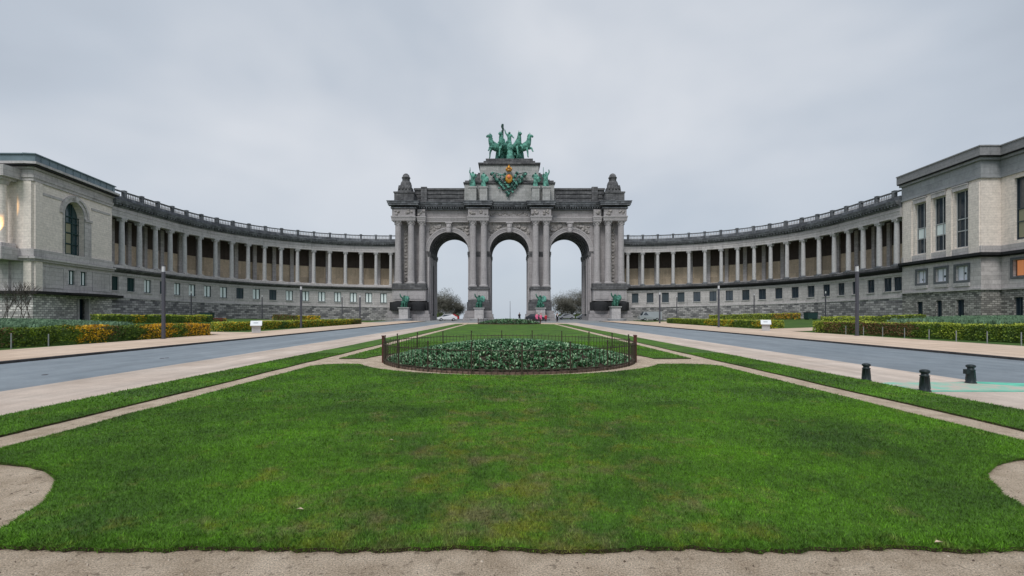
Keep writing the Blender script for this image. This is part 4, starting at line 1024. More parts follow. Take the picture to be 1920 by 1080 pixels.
# ------------------------------------------------------------------ bronze figures
def person_pts(h=1.8, arm_l=None, arm_r=None, stride=.12, lean=0):
    """joints of a standing figure facing -y; returns verts, edges, radii"""
    k = h/1.8
    al = arm_l or ((-.22,0,1.45),(-.28,.0,1.16),(-.27,-.08,.92)); ar = arm_r or ((.22,0,1.45),(.28,.0,1.16),(.27,-.08,.92))
    v = [(0,0,.98),(0,0,1.2),(0,-.01+lean*.1,1.42),(0,-.01+lean*.15,1.54),(0,-.03+lean*.2,1.64),(0,-.03+lean*.2,1.74),
         (-.1,0,.92),(-.11,-stride,.5),(-.11,stride*.3,.08),(-.12,-.14+stride*.3,.04),
         (.1,0,.92),(.11,stride*.6,.5),(.11,stride,.08),(.12,-.14+stride,.04)]
    v += list(al)+list(ar)
    e = [(0,1),(1,2),(2,3),(3,4),(4,5),(0,6),(6,7),(7,8),(8,9),(0,10),(10,11),(11,12),(12,13),(2,14),(14,15),(15,16),(2,17),(17,18),(18,19)]
    r = [.16,.15,.17,.065,.10,.085,.11,.075,.05,.04,.11,.075,.05,.04,.075,.055,.04,.075,.055,.04]
    return [tuple(c*k for c in p) for p in v], e, [q*k for q in r]
def robe(bm, h, w=1.0, mi=0):
    k = h/1.8; n = 14
    rings = []
    for z, r in ((.02,.33),(.3,.29),(.7,.24),(1.0,.18),(1.15,.16)):
        rings.append([bm.verts.new((r*w*k*math.cos(2*PI*i/n)*(1+.1*math.sin(i*2.7)), r*.75*k*math.sin(2*PI*i/n)*(1+.1*math.cos(i*3.1)), z*k)) for i in range(n)])
    for a, b in zip(rings, rings[1:]):
        for i in range(n): f = bm.faces.new((a[i], a[(i+1)%n], b[(i+1)%n], b[i])); f.smooth = True
def statue(name, loc, h, label, group, arm_l=None, arm_r=None, rz=0, seated=False, extra=None):
    t = empty(name, loc, rz); tag(t, label, 'statue', group)
    v, e, r = person_pts(h, arm_l, arm_r)
    r = [x*1.45 for x in r]
    if seated:
        k = h/1.8
        v = [(p[0], p[1]+.1*k, p[2]-.42*k) if i in (0,1,2,3,4,5,6,10) or i > 13 else p for i, p in enumerate(v)]
        v[7] = (-.13*k,-.38*k,.5*k); v[11] = (.13*k,-.38*k,.5*k); v[8] = (-.13*k,-.36*k,.1*k); v[12] = (.13*k,-.36*k,.1*k); v[9] = (-.13*k,-.52*k,.06*k); v[13] = (.13*k,-.52*k,.06*k)
    mt_ = 'bronzed' if seated else 'bronze'
    skinmesh('body', v, e, r, mt_, t)
    bm = bmesh.new(); k = h/1.8
    if seated:
        box(bm, -.3*k, .3*k, -.2*k, .4*k, 0, .46*k)
        for i in range(9): ball(bm, (random.uniform(-.3,.3)*k, random.uniform(-.35,.1)*k, random.uniform(.1,.6)*k), .17*k, 1, 1, random.uniform(.8,1.6), 6)
    else: robe(bm, h)
    obj('drapery', bm, mt_, t)
    if extra: extra(t, k)
    return t
def horse(name, h, rear=.0):
    """horse facing -y, mesh of one skinned body; withers height about .62 h"""
    k = h/2.5
    v = [(0,.75,1.35),(0,.25,1.38),(0,-.35,1.42),(0,-.72,1.62),(0,-.92,2.0),(0,-.98,2.28),(0,-1.2,2.18),(0,-1.45,1.98),
         (-.2,.85,1.2),(-.22,.72,.85),(-.22,1.02,.52),(-.22,.98,.1),(-.22,.9,.03),
         (.2,.85,1.2),(.22,.75,.85),(.22,1.05,.52),(.22,1.0,.1),(.22,.92,.03),
         (-.2,-.45,1.1),(-.21,-.55,.62),(-.21,-.5,.1),(-.21,-.58,.03),
         (.2,-.48,1.12),(.21,-.95,1.0),(.21,-1.0,.66),(.21,-1.12,.56),
         (0,1.05,1.42),(0,1.28,1.1),(0,1.3,.62)]
    e = [(0,1),(1,2),(2,3),(3,4),(4,5),(5,6),(6,7),(0,8),(8,9),(9,10),(10,11),(11,12),(0,13),(13,14),(14,15),(15,16),(16,17),(2,18),(18,19),(19,20),(20,21),(2,22),(22,23),(23,24),(24,25),(0,26),(26,27),(27,28)]
    r = [.36,.34,.37,.26,.2,.16,.13,.09,.2,.14,.085,.065,.08,.2,.14,.085,.065,.08,.15,.09,.06,.08,.15,.09,.06,.08,.09,.11,.06]
    c, s = math.cos(rear), math.sin(rear)
    def rot(p):
        if p[2] < .9 and p[1] > .5: return p
        y, z = p[1]-.85, p[2]-1.0; return (p[0], .85+y*c+z*s, 1.0-y*s+z*c)
    v = [tuple(q*k for q in rot(p)) for p in v]
    return v, e, [x*k*1.3 for x in r]
def make_horse(t, name, loc, rz, h, rear):
    v, e, r = horse(name, h, rear); o = skinmesh(name, v, e, r, 'bronze', t); o.location = loc; o.rotation_euler = (0, 0, rz)
    k = h/2.5; bm = bmesh.new()
    m0, m1 = Vector(v[3]), Vector(v[5])
    for i in range(9):
        p = m0.lerp(m1, i/8)+Vector((0, .16*k+.05*math.sin(i*2)*k, .05*k)); ball(bm, p, .16*k, .5, 1, 1.1, 6)
    for s in (-.08, .08): tube(bm, Vector(v[5])+Vector((s*k,0,.05*k)), Vector(v[5])+Vector((s*1.3*k,-.02*k,.3*k)), .05*k, .01*k, 5)
    mn = obj('mane', bm, 'bronze', o)
    return o
def quadriga():
    Z = 37.7; Y = AY+3.6; t = empty('bronze_quadriga', (0, Y, Z)); tag(t, 'green bronze four-horse chariot group on top of the arch', 'statue')
    make_horse(t, 'horse', (-3.2, -.8, 0), R(-56), 4.5, .16); make_horse(t, 'horse', (3.4, -.8, 0), R(56), 4.5, .16)
    make_horse(t, 'horse', (-1.35, -.6, .1), R(-26), 4.6, .22); make_horse(t, 'horse', (1.65, -.6, .1), R(28), 4.6, .22)
    bm = bmesh.new()
    lathe(bm, 0, 2.2, [(1.5,.9),(1.7,1.6),(1.75,2.6),(1.65,2.8),(1.5,1.2),(1.5,.9)], 14, a0=PI, a1=2*PI)
    box(bm, -1.4, 1.4, 1.6, 3.4, .9, 1.1)
    obj('chariot', bm, 'bronze', t)
    for s in (-1, 1):
        bm = bmesh.new(); lathe(bm, 0, 0, [(.9,-.1),(1.05,-.1),(1.05,.1),(.9,.1),(.9,-.1)], 18); 
        for q in range(8): tube(bm, (0,0,0), (.95*math.cos(q*PI/4), .95*math.sin(q*PI/4), 0), .06, n=4)
        w_ = obj('wheel', bm, 'bronze', t); w_.location = (s*1.75, 2.4, 1.05); w_.rotation_euler = (0, R(90), 0)
    v, e, r = person_pts(3.9, arm_l=((-.22,0,1.45),(-.40,-.06,1.62),(-.50,-.08,1.95)), arm_r=((.22,0,1.45),(.36,-.1,1.25),(.50,-.25,1.1)))
    f = skinmesh('charioteer', v, e, [x*1.3 for x in r], 'bronze', t); f.location = (0, 2.0, 2.6)
    bm = bmesh.new(); robe(bm, 3.9, 1.1); obj('drapery', bm, 'bronze', f)
    bm = bmesh.new(); tube(bm, (-1.45,-.2,1.2), (-1.35,-.2,5.2), .09, .07, 6)
    for i in range(10): ball(bm, (-1.55-.12*math.sin(i), -.2, 3.3+.19*i), .27, 1, .5, 1.1, 6)
    obj('standard', bm, 'dbronze', f)
    for x, y, z, a in ((-2.4, .9, .8, 0), (2.6, .9, .6, 0), (.15, -2.0, 0, 0), (-1.6, 1.6, 2.0, 0), (1.9, 1.6, 1.7, 0)):
        v, e, r = person_pts(3.5); f = skinmesh('attendant', v, e, [q*1.5 for q in r], 'bronze', t); f.location = (x, y, z)
        bm = bmesh.new(); robe(bm, 3.5, 1.35); obj('drapery', bm, 'bronze', f)
    bm = bmesh.new()
    for i in range(70): ball(bm, (random.uniform(-2.7,2.8), random.uniform(-.4,1.6), random.uniform(.3,3.9)), random.uniform(.2,.45), 1, 1, random.uniform(.8,1.4), 6)
    obj('trophies', bm, 'bronze', t)
    bm = bmesh.new(); box(bm, -4.6, 4.8, -1.9, 3.6, 0, .12); obj('plate', bm, 'dbronze', t); t.scale = (1.06, 1, 1.26)
quadriga()
SG = 'bronze figures standing on the attic pedestals'
up = ((-.22,0,1.45),(-.36,-.03,1.7),(-.3,-.03,2.0)); hip = ((.22,0,1.45),(.42,.0,1.25),(.24,-.1,1.05))
def spear(t, k):
    bm = bmesh.new(); tube(bm, (-.32*k,-.1*k,.1*k), (-.3*k,-.1*k,2.2*k), .03*k, n=5); obj('staff', bm, 'bronze', t)
def shield(t, k):
    bm = bmesh.new(); ball(bm, (.35*k,-.18*k,.9*k), .3*k, 1, .3, 1.2); obj('shield', bm, 'bronze', t)
statue('attic_statue', (-8.35, AY-1.0, 30.5), 3.7, 'outermost left bronze attic statue, arm raised against the sky', SG, arm_l=up, arm_r=hip, extra=spear)
statue('attic_statue', (-5.9, AY-1.0, 30.5), 3.5, 'bronze attic statue just left of the gilded shield', SG, arm_r=hip, extra=shield)
statue('attic_statue', (6.0, AY-1.0, 30.5), 3.5, 'bronze attic statue just right of the gilded shield', SG, arm_l=((-.22,0,1.45),(-.42,.0,1.25),(-.24,-.1,1.05)), extra=shield)
statue('attic_statue', (8.4, AY-1.0, 30.5), 3.7, 'outermost right bronze attic statue, arm raised against the sky', SG, arm_l=hip and ((-.22,0,1.45),(-.42,.0,1.25),(-.24,-.1,1.05)), arm_r=((.22,0,1.45),(.36,-.03,1.7),(.3,-.03,2.0)), extra=spear)

def emblem():
    t = empty('coat_of_arms', (-.1, AY-.1, 32.6)); tag(t, 'gilded crowned shield with green bronze drapery on the attic front', 'coat of arms')
    bm = bmesh.new(); ball(bm, (0, -.55, 0), .88, 1.0, .35, 1.25); obj('shield', bm, 'gold', t)
    bm = bmesh.new(); ball(bm, (0, -.88, .35), .45, 1.0, .35, 1.0); obj('lion', bm, 'goldred', t)
    bm = bmesh.new()
    lathe(bm, 0, -.5, [(.62,1.75),(.68,1.85),(.6,1.95)], 14)
    for i in range(8):
        a = 2*PI*i/8; ball(bm, (.6*math.cos(a), -.5+.6*math.sin(a), 2.25), .17, 1, 1, 1.7, 6)
    ball(bm, (0,-.5,2.6), .42, 1, 1, .9); ball(bm, (0,-.5,3.05), .17)
    obj('crown', bm, 'gold', t)
    bm = bmesh.new()
    for s in (-1, 1):
        for i in range(22):
            u = i/29; x = s*(3.7*(1-u)**1.1*.95+.35); z = 1.1-4.3*u+.4*math.sin(i*2.1)
            ball(bm, (x+random.uniform(-.3,.3), -.35+random.uniform(-.15,.15), z), random.uniform(.22,.46), random.uniform(.7,1.5), .6, random.uniform(.7,1.4), 6)
        for i in range(10):
            ball(bm, (s*(.9+random.uniform(0,1.7)), -.35, random.uniform(-.9,1.4)), random.uniform(.2,.4), 1.1, .6, 1, 6)
        tube(bm, (s*1.5,-.35,.9), (s*3.9,-.35,1.6), .14, .05)
    for i in range(26):
        u = random.random(); ball(bm, (random.gauss(.1,.9)+.5*math.sin(u*9), -.3, 1.3-5.2*u), random.uniform(.15,.34), random.uniform(.8,1.5), .5, random.uniform(.8,1.4), 6)
    for i in range(6): ball(bm, (random.uniform(-.5,.5), -.3, random.uniform(-4.0,-1.2)), random.uniform(.2,.4), 1, .6, 1.1, 6)
    for f in bm.faces:
        if math.sin(f.calc_center_median().x*5.1+f.calc_center_median().z*4.3) > -.2: f.material_index = 1
    obj('mantle', bm, ['bronze', 'dbronze'], t)
emblem()

SB = 'bronze seated figures at the foot of the arch piers'
def foot_statue(x, label, ped, hh=3.0, z0=2.35, rz=0):
    y = AY-4.6
    p = empty('statue_pedestal', (x, y, 0), 0); tag(p, ped, 'pedestal', 'stone pedestals at the arch piers')
    bm = bmesh.new(); box(bm, -1.5, 1.5, -1.4, 1.3, -.1, .5); box(bm, -1.0, 1.0, -.9, 1.2, .505, z0-.25); obj('plinth', bm, 'winglite', p)
    bm = bmesh.new(); box(bm, -1.2, 1.2, -1.1, 1.25, z0-.245, z0); obj('cap', bm, 'attic', p)
    bm = bmesh.new(); lathe(bm, 0, -1.5, [(1.9,-.1),(2.0,.35),(2.1,.5),(1.9,.52),(1.8,.3),(1.9,-.1)], 14, a0=PI, a1=2*PI); obj('basin', bm, 'conc', p)
    statue('seated_statue', (x, y, z0), hh, label, SB, arm_r=((.22,0,1.45),(.36,-.1,1.2),(.3,-.35,1.05)), arm_l=((-.22,0,1.45),(-.4,-.1,1.6),(-.46,-.15,1.9)), seated=True, rz=rz, extra=shield)
foot_statue(-24.4*.955, 'seated green bronze figure at the far left pier of the arch', 'pale pedestal with basin under the far left pier statue', 3.6, 3.0)
foot_statue(-7.0*.955, 'seated green bronze figure at the pier left of the centre opening', 'pale pedestal under the statue left of the centre opening', 3.8, 2.9)
foot_statue(7.2*.955, 'seated green bronze figure at the pier right of the centre opening', 'pale pedestal under the statue right of the centre opening', 3.8, 2.9)
foot_statue(24.6*.955, 'seated green bronze figure at the far right pier of the arch', 'pale pedestal with basin under the far right pier statue', 3.7, 3.2)

# ------------------------------------------------------------------ lamps
LG = 'slim column lamps along the avenue and museum lawns'
lampP = None
def lamp(px, py, h, label, w_=.2, p=None):
    global lampP
    if p is None: p = at(px, py)
    if lampP is None:
        t = empty('street_lamp', p)
        bm = bmesh.new(); box(bm, -.12,.12,-.12,.12,0,4.25); box(bm, -.2,.2,-.2,.2,0,.03); obj('pole', bm, 'lamp', t)
        bm = bmesh.new(); box(bm, -.105,.105,-.105,.105,4.25,4.6); obj('diffuser', bm, 'lamphead', t)
        bm = bmesh.new(); box(bm, -.125,.125,-.125,.125,4.6,4.66); obj('cap', bm, 'lamp', t); lampP = t
    else: t = copy_tree(lampP)
    t.location = (p.x, p.y, g(p.x, p.y)+(.08 if abs(p.x) < 26 else 0)); t.scale = (w_/.24, w_/.24, h/4.66); tag(t, label, 'street lamp', LG); return t
lamp(306.5, 638, 4.6, 'tall grey column lamp before the yellow hedge, nearest on the left', .15)
lamp(564.5, 616, 4.6, 'grey column lamp between left hedge and road, right of the left info board', .17)
lamp(1607, 632, 5.0, 'tall grey column lamp before the brown hedge, nearest on the right', .16)
lamp(1347.5, 615, 4.8, 'pale column lamp before the long right hedge, left of the right info board', .17)
lamp(675, 606.5, 4.6, 'thin distant column lamp at the end of the left hedge near the arch', .2)
lamp(1237, 607, 5.0, 'thin distant column lamp at the end of the right hedge near the arch', .2)
for px, Y, h, lb in ((358.5, 78, 4.6, 'thin lamp post against the left rubble wall above the hedge gap'), (491.5, 84, 4.3, 'thin lamp post against the left rubble wall above the left info board'), (641.5, 96, 5.2, 'thin lamp post at the left wing wall near the arch'),
                     (1269, 96, 5.2, 'thin lamp post at the right wing wall near the arch'), (1414, 84, 4.6, 'thin lamp post against the right rubble wall behind the right info board'), (1548, 74, 4.4, 'thin lamp post against the right rubble wall, left of the tall right lamp')):
    lamp(0, 0, h, lb, .13, Vector(((px-CX)/F*Y, Y, 0)))

# ------------------------------------------------------------------ hedges
def hedge(x0, y0, x1, y1, wd, h, segs, label, leaf=.07, dens=520, name='hedge', core='leafd', cat='hedge', z_off=0.0, round_=False):
    """clipped hedge from (x0,y0) to (x1,y1); segs = [(fraction end, leaf material, ...)]"""
    base = Vector((x0, y0, 0)); d = Vector((x1-x0, y1-y0, 0)); Ln = d.length; d.normalize(); n = Vector((-d.y, d.x, 0))
    t = empty(name, (x0, y0, g(x0, y0))); tag(t, label, cat)
    off = Vector((x0, y0, g(x0, y0)))
    bm = bmesh.new(); k = max(2, int(Ln/1.0)); rings = []
    for i in range(k+1):
        c = base+d*(Ln*i/k); z = g(c.x, c.y)+z_off; hh = h-.13+random.uniform(-.03,.03); q = wd/2-.15+random.uniform(-.03,.03)
        if i in (0, k): c = base+d*(Ln*i/k+(.05 if i == 0 else -.05))
        rings.append([bm.verts.new(c-n*q+Vector((0,0,z-off.z*0-.02))-off+Vector((0,0,0))), bm.verts.new(c+n*q+Vector((0,0,z-.02))-off), bm.verts.new(c+n*q*.96+Vector((0,0,z+hh))-off), bm.verts.new(c-n*q*.96+Vector((0,0,z+hh))-off)])
    for a, b in zip(rings, rings[1:]):
        for i in range(4): bm.faces.new((a[i], a[(i+1)%4], b[(i+1)%4], b[i]))
    for q in (rings[0], rings[-1]): bm.faces.new(q)
    obj('branches', bm, 'leafd', t)
    mats = []; 
    for s in segs:
        for m_ in s[1:]:
            if m_ not in mats: mats.append(m_)
    bm = bmesh.new(); area = Ln*(2*h+wd)
    for _ in range(int(area*dens*.8)):
        u = random.random(); v = random.random()*(2*h+wd)
        c = base+d*(Ln*u); z = g(c.x, c.y)+z_off
        uu = u+random.uniform(-.012,.012)+.012*math.sin(v*9)
        if v < h: p = c-n*wd/2; p.z = z+v; nn = -n; top = False
        elif v < 2*h: p = c+n*wd/2; p.z = z+v-h; nn = n; top = False
        else: p = c+n*(v-2*h-wd/2); p.z = z+h; nn = Vector((0,0,1)); top = True
        if random.random() < .03: p = (base if random.random() < .5 else base+d*Ln)+n*random.uniform(-wd/2, wd/2); p.z = z+random.uniform(0, h); nn = d
        if not top and v % h < .12 and random.random() < .6: continue
        p += nn*random.uniform(-.07,.035)+n*(.035*math.sin(u*Ln*1.7)+.03*math.sin(u*Ln*.6+1))
        if top: p.z += .035*math.sin(u*Ln*1.1)+.03*math.sin(u*Ln*3.1+2)+random.choice((0,0,0,.05))*random.random()
        sg = [s for s in segs if uu <= s[0]] or [segs[-1]]; ch = sg[0][1:]
        if top and 'leafl' in mats and random.random() < .75: mi = mats.index('leafl')
        else: mi = mats.index(random.choice(ch))
        a = Vector((random.uniform(-1,1), random.uniform(-1,1), random.uniform(-1,1)))+nn*.5; a.normalize(); b = a.orthogonal().normalized(); c2 = a.cross(b); s = leaf*random.uniform(.6,1.4)
        p -= off; face(bm, [p-b*s*.5, p+c2*s*.4, p+b*s*.5, p-c2*s*.4], mi)
    obj('leaves', bm, mats, t, recalc=False)
    return t
G = ('leafg','leafg','leafd'); 
hedge(-27.3, 14.5, -22.3, 35.2, 1.0, .92, [(.40,'leafg','leafg','leafd'),(.455,'leafd','leafb','leafd'),(.585,'leafg','leafg','leafd'),(.60,'leafg','leafy'),(.665,'leafy','leafy','leafy','leafy','leafb'),(.70,'leafb','leafd','leafd'),(.765,'leafd','leafg','leafd'),(.865,'leafy','leafy','leafy','leafb'),(.905,'leafg','leafd','leafg'),(1.01,'leafy','leafy','leafy','leafb')], 'near left clipped hedge with yellow autumn patches behind the tall lamp', .085, 620)
hedge(-26.6, 43.6, -23.0, 73, 1.1, .78, [(.3,'leafl','leafg','leafy'),(.34,'leafd'),(.9,'leafg','leafl','leafy','leafd'),(1.01,'leafb','leafd')], 'long far left clipped hedge behind the left info board', .11, 330)
hedge(29.4, 19, 26.8, 41.6, 1.0, .93, [(.30,'leafg','leafg','leafd','leafl'),(.46,'leafg','leafd'),(.52,'leafg','leafl','leafg'),(.60,'leafg','leafd'),(.80,'leafb','leafb','leafd','leafb'),(.88,'leafd','leafb'),(.955,'leafb','leafb','leafg'),(1.01,'leafg','leafl')], 'near right clipped hedge with brown winter patches behind the tall lamp', .085, 620)
hedge(28.4, 50.5, 25.6, 76.5, 1.1, .80, [(.14,'leafl','leafy','leafg'),(.3,'leafg','leafd'),(.55,'leafg','leafy','leafl'),(.9,'leafg','leafd','leafg'),(1.01,'leafd')], 'long far right clipped hedge behind the right info board', .11, 330)
def pxh(px, Y): return (px-CX)/F*Y
# second rows nearer the museum
hedge(pxh(178, 47), 47, pxh(392, 60), 60, 1.2, .85, [(.25,'leafd','leafg'),(.35,'leafy','leafg'),(.7,'leafd','leafg'),(.93,'leafl','leafy','leafg'),(1.01,'leafd')], 'second row hedge behind the near left hedge', .12, 240, z_off=.12)
hedge(pxh(512, 80), 80, pxh(600, 84), 84, 1.2, .9, [(.5,'leafd','leafb'),(1.01,'leafy','leafg')], 'small dark hedge behind the far left hedge by the wing wall', .14, 200)
hedge(pxh(1500, 78), 78, pxh(1330, 84), 84, 1.2, .95, [(.3,'leafy','leafb'),(1.01,'leafg','leafl','leafd')], 'second row hedge behind the far right hedge', .14, 200)
hedge(pxh(1540, 52), 52, pxh(1735, 47), 47, 1.2, .80, [(.5,'leafl','leafg'),(1.01,'leafg','leafd')], 'second row hedge behind the near right hedge', .12, 240, z_off=.15)
hedge(pxh(402, 62), 62, pxh(424, 63), 63, .8, .5, [(.7,'leafr','leafb'),(1.01,'leafy','leafb')], 'small red leaved shrub row left of the far left hedge', .1, 300, name='shrub_row', cat='shrubs', z_off=.05)
# low blue-green planting in front of the pavilions (ground cover)
def cover(x0, x1, y0, y1, h, n, label):
    bm = bmesh.new()
    for _ in range(n):
        x, y = random.uniform(x0, x1), random.uniform(y0, y1); z = g(x, y)
        hh = h*random.uniform(.6, 1.1); a = random.uniform(0, PI); dx, dy = math.cos(a)*.14, math.sin(a)*.14; lx, ly = random.uniform(-.15,.15), random.uniform(-.15,.15)
        face(bm, [(x-dx,y-dy,z), (x+dx,y+dy,z), (x+dx*.5+lx,y+dy*.5+ly,z+hh), (x-dx*.5+lx,y-dy*.5+ly,z+hh*.9)])
    tag(obj('ground_cover', bm, 'leaft', recalc=False), label, 'plants', kind='stuff')
cover(-52, -36, 34, 46, .5, 15000, 'low blue green planting behind the near left hedge')
cover(38, 56, 34, 50, .72, 18000, 'low blue green planting behind the near right hedge')
# stakes along the hedges
stk = None
def stake(px, pyb, h, label):
    global stk
    p = at(px, pyb)
    if stk is None:
        bm = bmesh.new(); tube(bm, (0,0,0), (0,0,.8), .028, .024, 8); ball(bm, (0,0,.8), .032, seg=6); stk = obj('hedge_stake', bm, 'stake'); o = stk
    else: o = stk.copy(); COL.objects.link(o)
    o.location = (p.x, p.y, g(p.x, p.y)-.02); o.scale = (1, 1, h/.8); tag(o, label, 'stake', 'pale stakes standing along the hedges')
for i, (px, py, h) in enumerate(((21, 653.5, .72), (91, 649, .62), (149, 644, .45), (247, 637.5, .5))):
    stake(px, py, h, ('pale stake at the left hedge, nearest the left picture edge', 'pale stake at the left hedge before its long green stretch', 'short pale stake before the first yellow patch of the left hedge', 'pale stake before the dark patch between the yellow patches of the left hedge')[i])
for i, (px, py) in enumerate(((1586, 628), (1619, 630.5), (1655, 632), (1696, 635), (1742, 639), (1793, 643), (1851, 646), (1915, 649))):
    stake(px, py, .68, ('pale stake at the right hedge left of the tall lamp', 'pale stake at the right hedge directly right of the tall lamp', 'second pale stake right of the tall right lamp', 'pale stake in the middle of the brown stretch of the right hedge', 'pale stake where the brown stretch of the right hedge ends', 'pale stake before the green stretch of the right hedge', 'pale stake before the lime patch of the right hedge', 'pale stake at the right picture edge')[i])

# ------------------------------------------------------------------ info boards, bollards, paint, bins
def board(px, py, label, rz):
    p = at(px, py, .09); t = empty('info_board', (p.x, p.y, .09), rz); tag(t, label, 'info board', 'slanted info boards by the road')
    bm = bmesh.new(); box(bm, -.32,.32,-.12,.12,0,.62); obj('stand', bm, 'conc', t)
    bm = bmesh.new()
    v = [(-.42,-.3,.62),(.42,-.3,.62),(.42,.3,.98),(-.42,.3,.98)]; f = face(bm, v); f2 = face(bm, [(x,y,z-.05) for x,y,z in v])
    for i in range(4):
        a, b = v[i], v[(i+1)%4]; face(bm, [a, b, (b[0],b[1],b[2]-.05), (a[0],a[1],a[2]-.05)])
    pl = obj('plate', bm, 'white', t)
    bm = bmesh.new(); box(bm, -.2, .14, -.06, .06, .0, .002); o = obj('picture', bm, 'silver', pl); o.location = (0, 0, .815); o.rotation_euler = (math.atan2(.36,.6), 0, 0)
board(480.5, 624, 'white topped slanted info board before the left hedge', R(25))
board(1436, 620, 'white topped slanted info board before the right hedge', R(-25))
def bollard(x, y, h, label, first=[None], box_=False):
    if first[0] is None:
        t = empty('bollard', (x, y, 0))
        bm = bmesh.new(); lathe(bm, 0, 0, [(.115,0),(.115,.02),(.095,.05),(.078,.33),(.092,.335),(.092,.355),(.07,.36),(.066,.40)], 16)
        for i in range(8):
            a = 2*PI*i/8; tube(bm, (.088*math.cos(a), .088*math.sin(a), .06), (.072*math.cos(a), .072*math.sin(a), .32), .013, n=4)
        obj('shaft', bm, 'bollard', t)
        bm = bmesh.new(); lathe(bm, 0, 0, [(.066,.40),(.09,.415),(.098,.44),(.085,.47),(.05,.485),(.005,.49)], 16); obj('cap', bm, 'bollard', t); first[0] = t
    else: t = copy_tree(first[0])
    t.location = (x, y, .004); t.scale = (1,1,h/.49)
    if box_:
        bm = bmesh.new(); box(bm, -.14, -.06, -.05, .05, .24, .36); obj('lock_box', bm, 'bollard', t)
    tag(t, label, 'bollard', 'short cast iron bollards on the right gravel verge')
bollard(8.96, 12.05, .44, 'short dark bollard farthest left, clear of the green paint')
bollard(9.0, 10.4, .48, 'short dark bollard at the turf edge on the green painted line')
bollard(11.15, 11.6, .46, 'short dark bollard by the road with a small box on its side', box_=True)
def paint(name, pts, mat):
    bm = bmesh.new(); face(bm, [(x, y, .0085) for x, y in pts]); tag(obj(name, bm, mat), kind='structure')
def paintmat():
    m, t, b = newmat('worn turquoise road paint', .7); lk = t.links.new
    gm = N(t, 'ShaderNodeNewGeometry'); n = N(t, 'ShaderNodeTexNoise'); n.inputs['Scale'].default_value = 2.2; n.inputs['Detail'].default_value = 8; n.inputs['Roughness'].default_value = .7
    r = N(t, 'ShaderNodeMapRange'); r.inputs[1].default_value = .42; r.inputs[2].default_value = .68
    x = N(t, 'ShaderNodeMixRGB'); x.inputs[1].default_value = (.54,.47,.40,1); x.inputs[2].default_value = (.16,.58,.43,1)
    lk(gm.outputs['Position'], n.inputs[0]); lk(n.outputs[0], r.inputs[0]); lk(r.outputs[0], x.inputs[0]); lk(x.outputs[0], b.inputs[0]); return m
M['tpaint'] = paintmat(); M['tpaint2'] = plain('turquoise road paint', (.13,.56,.40), .6, var=.25, vs=3)
paint('painted_marking', [(8.9,10.35),(13.8,10.30),(13.8,10.42),(8.9,10.5)], 'tpaint2')
paint('painted_marking', [(9.0,10.51),(12.3,10.45),(11.9,11.1),(11.0,11.75),(9.6,11.85),(8.9,11.6)], 'tpaint')
paint('painted_marking', [(10.9,11.76),(11.5,11.85),(13.9,11.1),(13.9,10.6),(12.31,10.43),(11.91,11.1),(11.0,11.75)], 'tpaint2')
def binn(px, Y, label):
    x = pxh(px, Y); t = empty('litter_bin', (x, Y, g(x, Y))); tag(t, label, 'litter bin', 'dark green litter bins by the wing walls')
    bm = bmesh.new(); box(bm, -.75,.75,-.5,.5,.12,1.05,taper=-.04); obj('body', bm, 'gshut', t)
    bm = bmesh.new(); box(bm, -.8,.8,-.56,.56,1.05,1.15); obj('lid', bm, 'bollard', t)
    for s in (-.6,.6):
        bm = bmesh.new(); tube(bm, (s,-.45,.1),(s,.45,.1),.1,n=8); obj('wheel', bm, 'tyre', t)
binn(388, 70, 'dark green waste container beside the red shrubs left of the far left hedge')
binn(1520, 74, 'dark green waste container in the gap between the right hedges')

# ------------------------------------------------------------------ cars
def car(x, y, rz, mat, label, L_=4.2, van=False):
    z = g(x, y)+.01; t = empty('parked_car', (x, y, z), rz); tag(t, label, 'car', 'cars standing around the arch')
    prof = [(-2.1,.35),(-2.08,.75),(-1.3,.92),(-.7,1.42),(1.0,1.46),(1.75,1.0),(2.1,.92),(2.12,.35)] if not van else [(-2.4,.35),(-2.38,.95),(-1.9,1.15),(-1.5,1.95),(2.35,2.0),(2.4,.35)]
    bm = bmesh.new(); w_ = .85
    A = [bm.verts.new((px_, -w_*(.86 if pz > 1.2 else 1), pz)) for px_, pz in prof]; B_ = [bm.verts.new((px_, w_*(.86 if pz > 1.2 else 1), pz)) for px_, pz in prof]
    for i in range(len(prof)): j = (i+1) % len(prof); bm.faces.new((A[i], A[j], B_[j], B_[i]))
    bm.faces.new(A); bm.faces.new(B_); obj('body', bm, mat, t)
    bm = bmesh.new()
    x0, x1 = (-1.15, 1.35) if not van else (-1.7, -.5)
    z0, z1 = (.95, 1.36) if not van else (1.2, 1.8)
    for s in (-1, 1): face(bm, [(x0,s*(w_*.99+.005),z0),(x1,s*(w_*.99+.005),z0),(x1-.45,s*(w_*.88+.01),z1),(x0+.45,s*(w_*.88+.01),z1)])
    p, q = (prof[2], prof[3]); face(bm, [(p[0]-.02,-.68,p[1]+.04),(p[0]-.02,.68,p[1]+.04),(q[0]-.05,.62,q[1]-.03),(q[0]-.05,-.62,q[1]-.03)])
    obj('windows', bm, 'glass', t)
    for sx in (-1.3, 1.35):
        for s in (-1, 1):
            bm = bmesh.new(); tube(bm, (sx, s*.66, .32), (sx, s*.88, .32), .32, n=14); tube(bm, (sx, s*.87, .32), (sx, s*.89, .32), .18, n=10, mi=1); obj('wheel', bm, ['tyre', 'silver'], t)
    for s in (-1, 1):
        bm = bmesh.new(); ball(bm, (prof[1][0]+.02, s*.62, .68), .12, .5, 1.4, .8, 6); obj('headlight', bm, 'hl', t)
car(-13.4, 103, R(14), 'paint', 'small white car on the plaza before the left opening of the arch')
car(-14.0, 113, R(12), 'redp', 'red car behind the white car at the left opening')
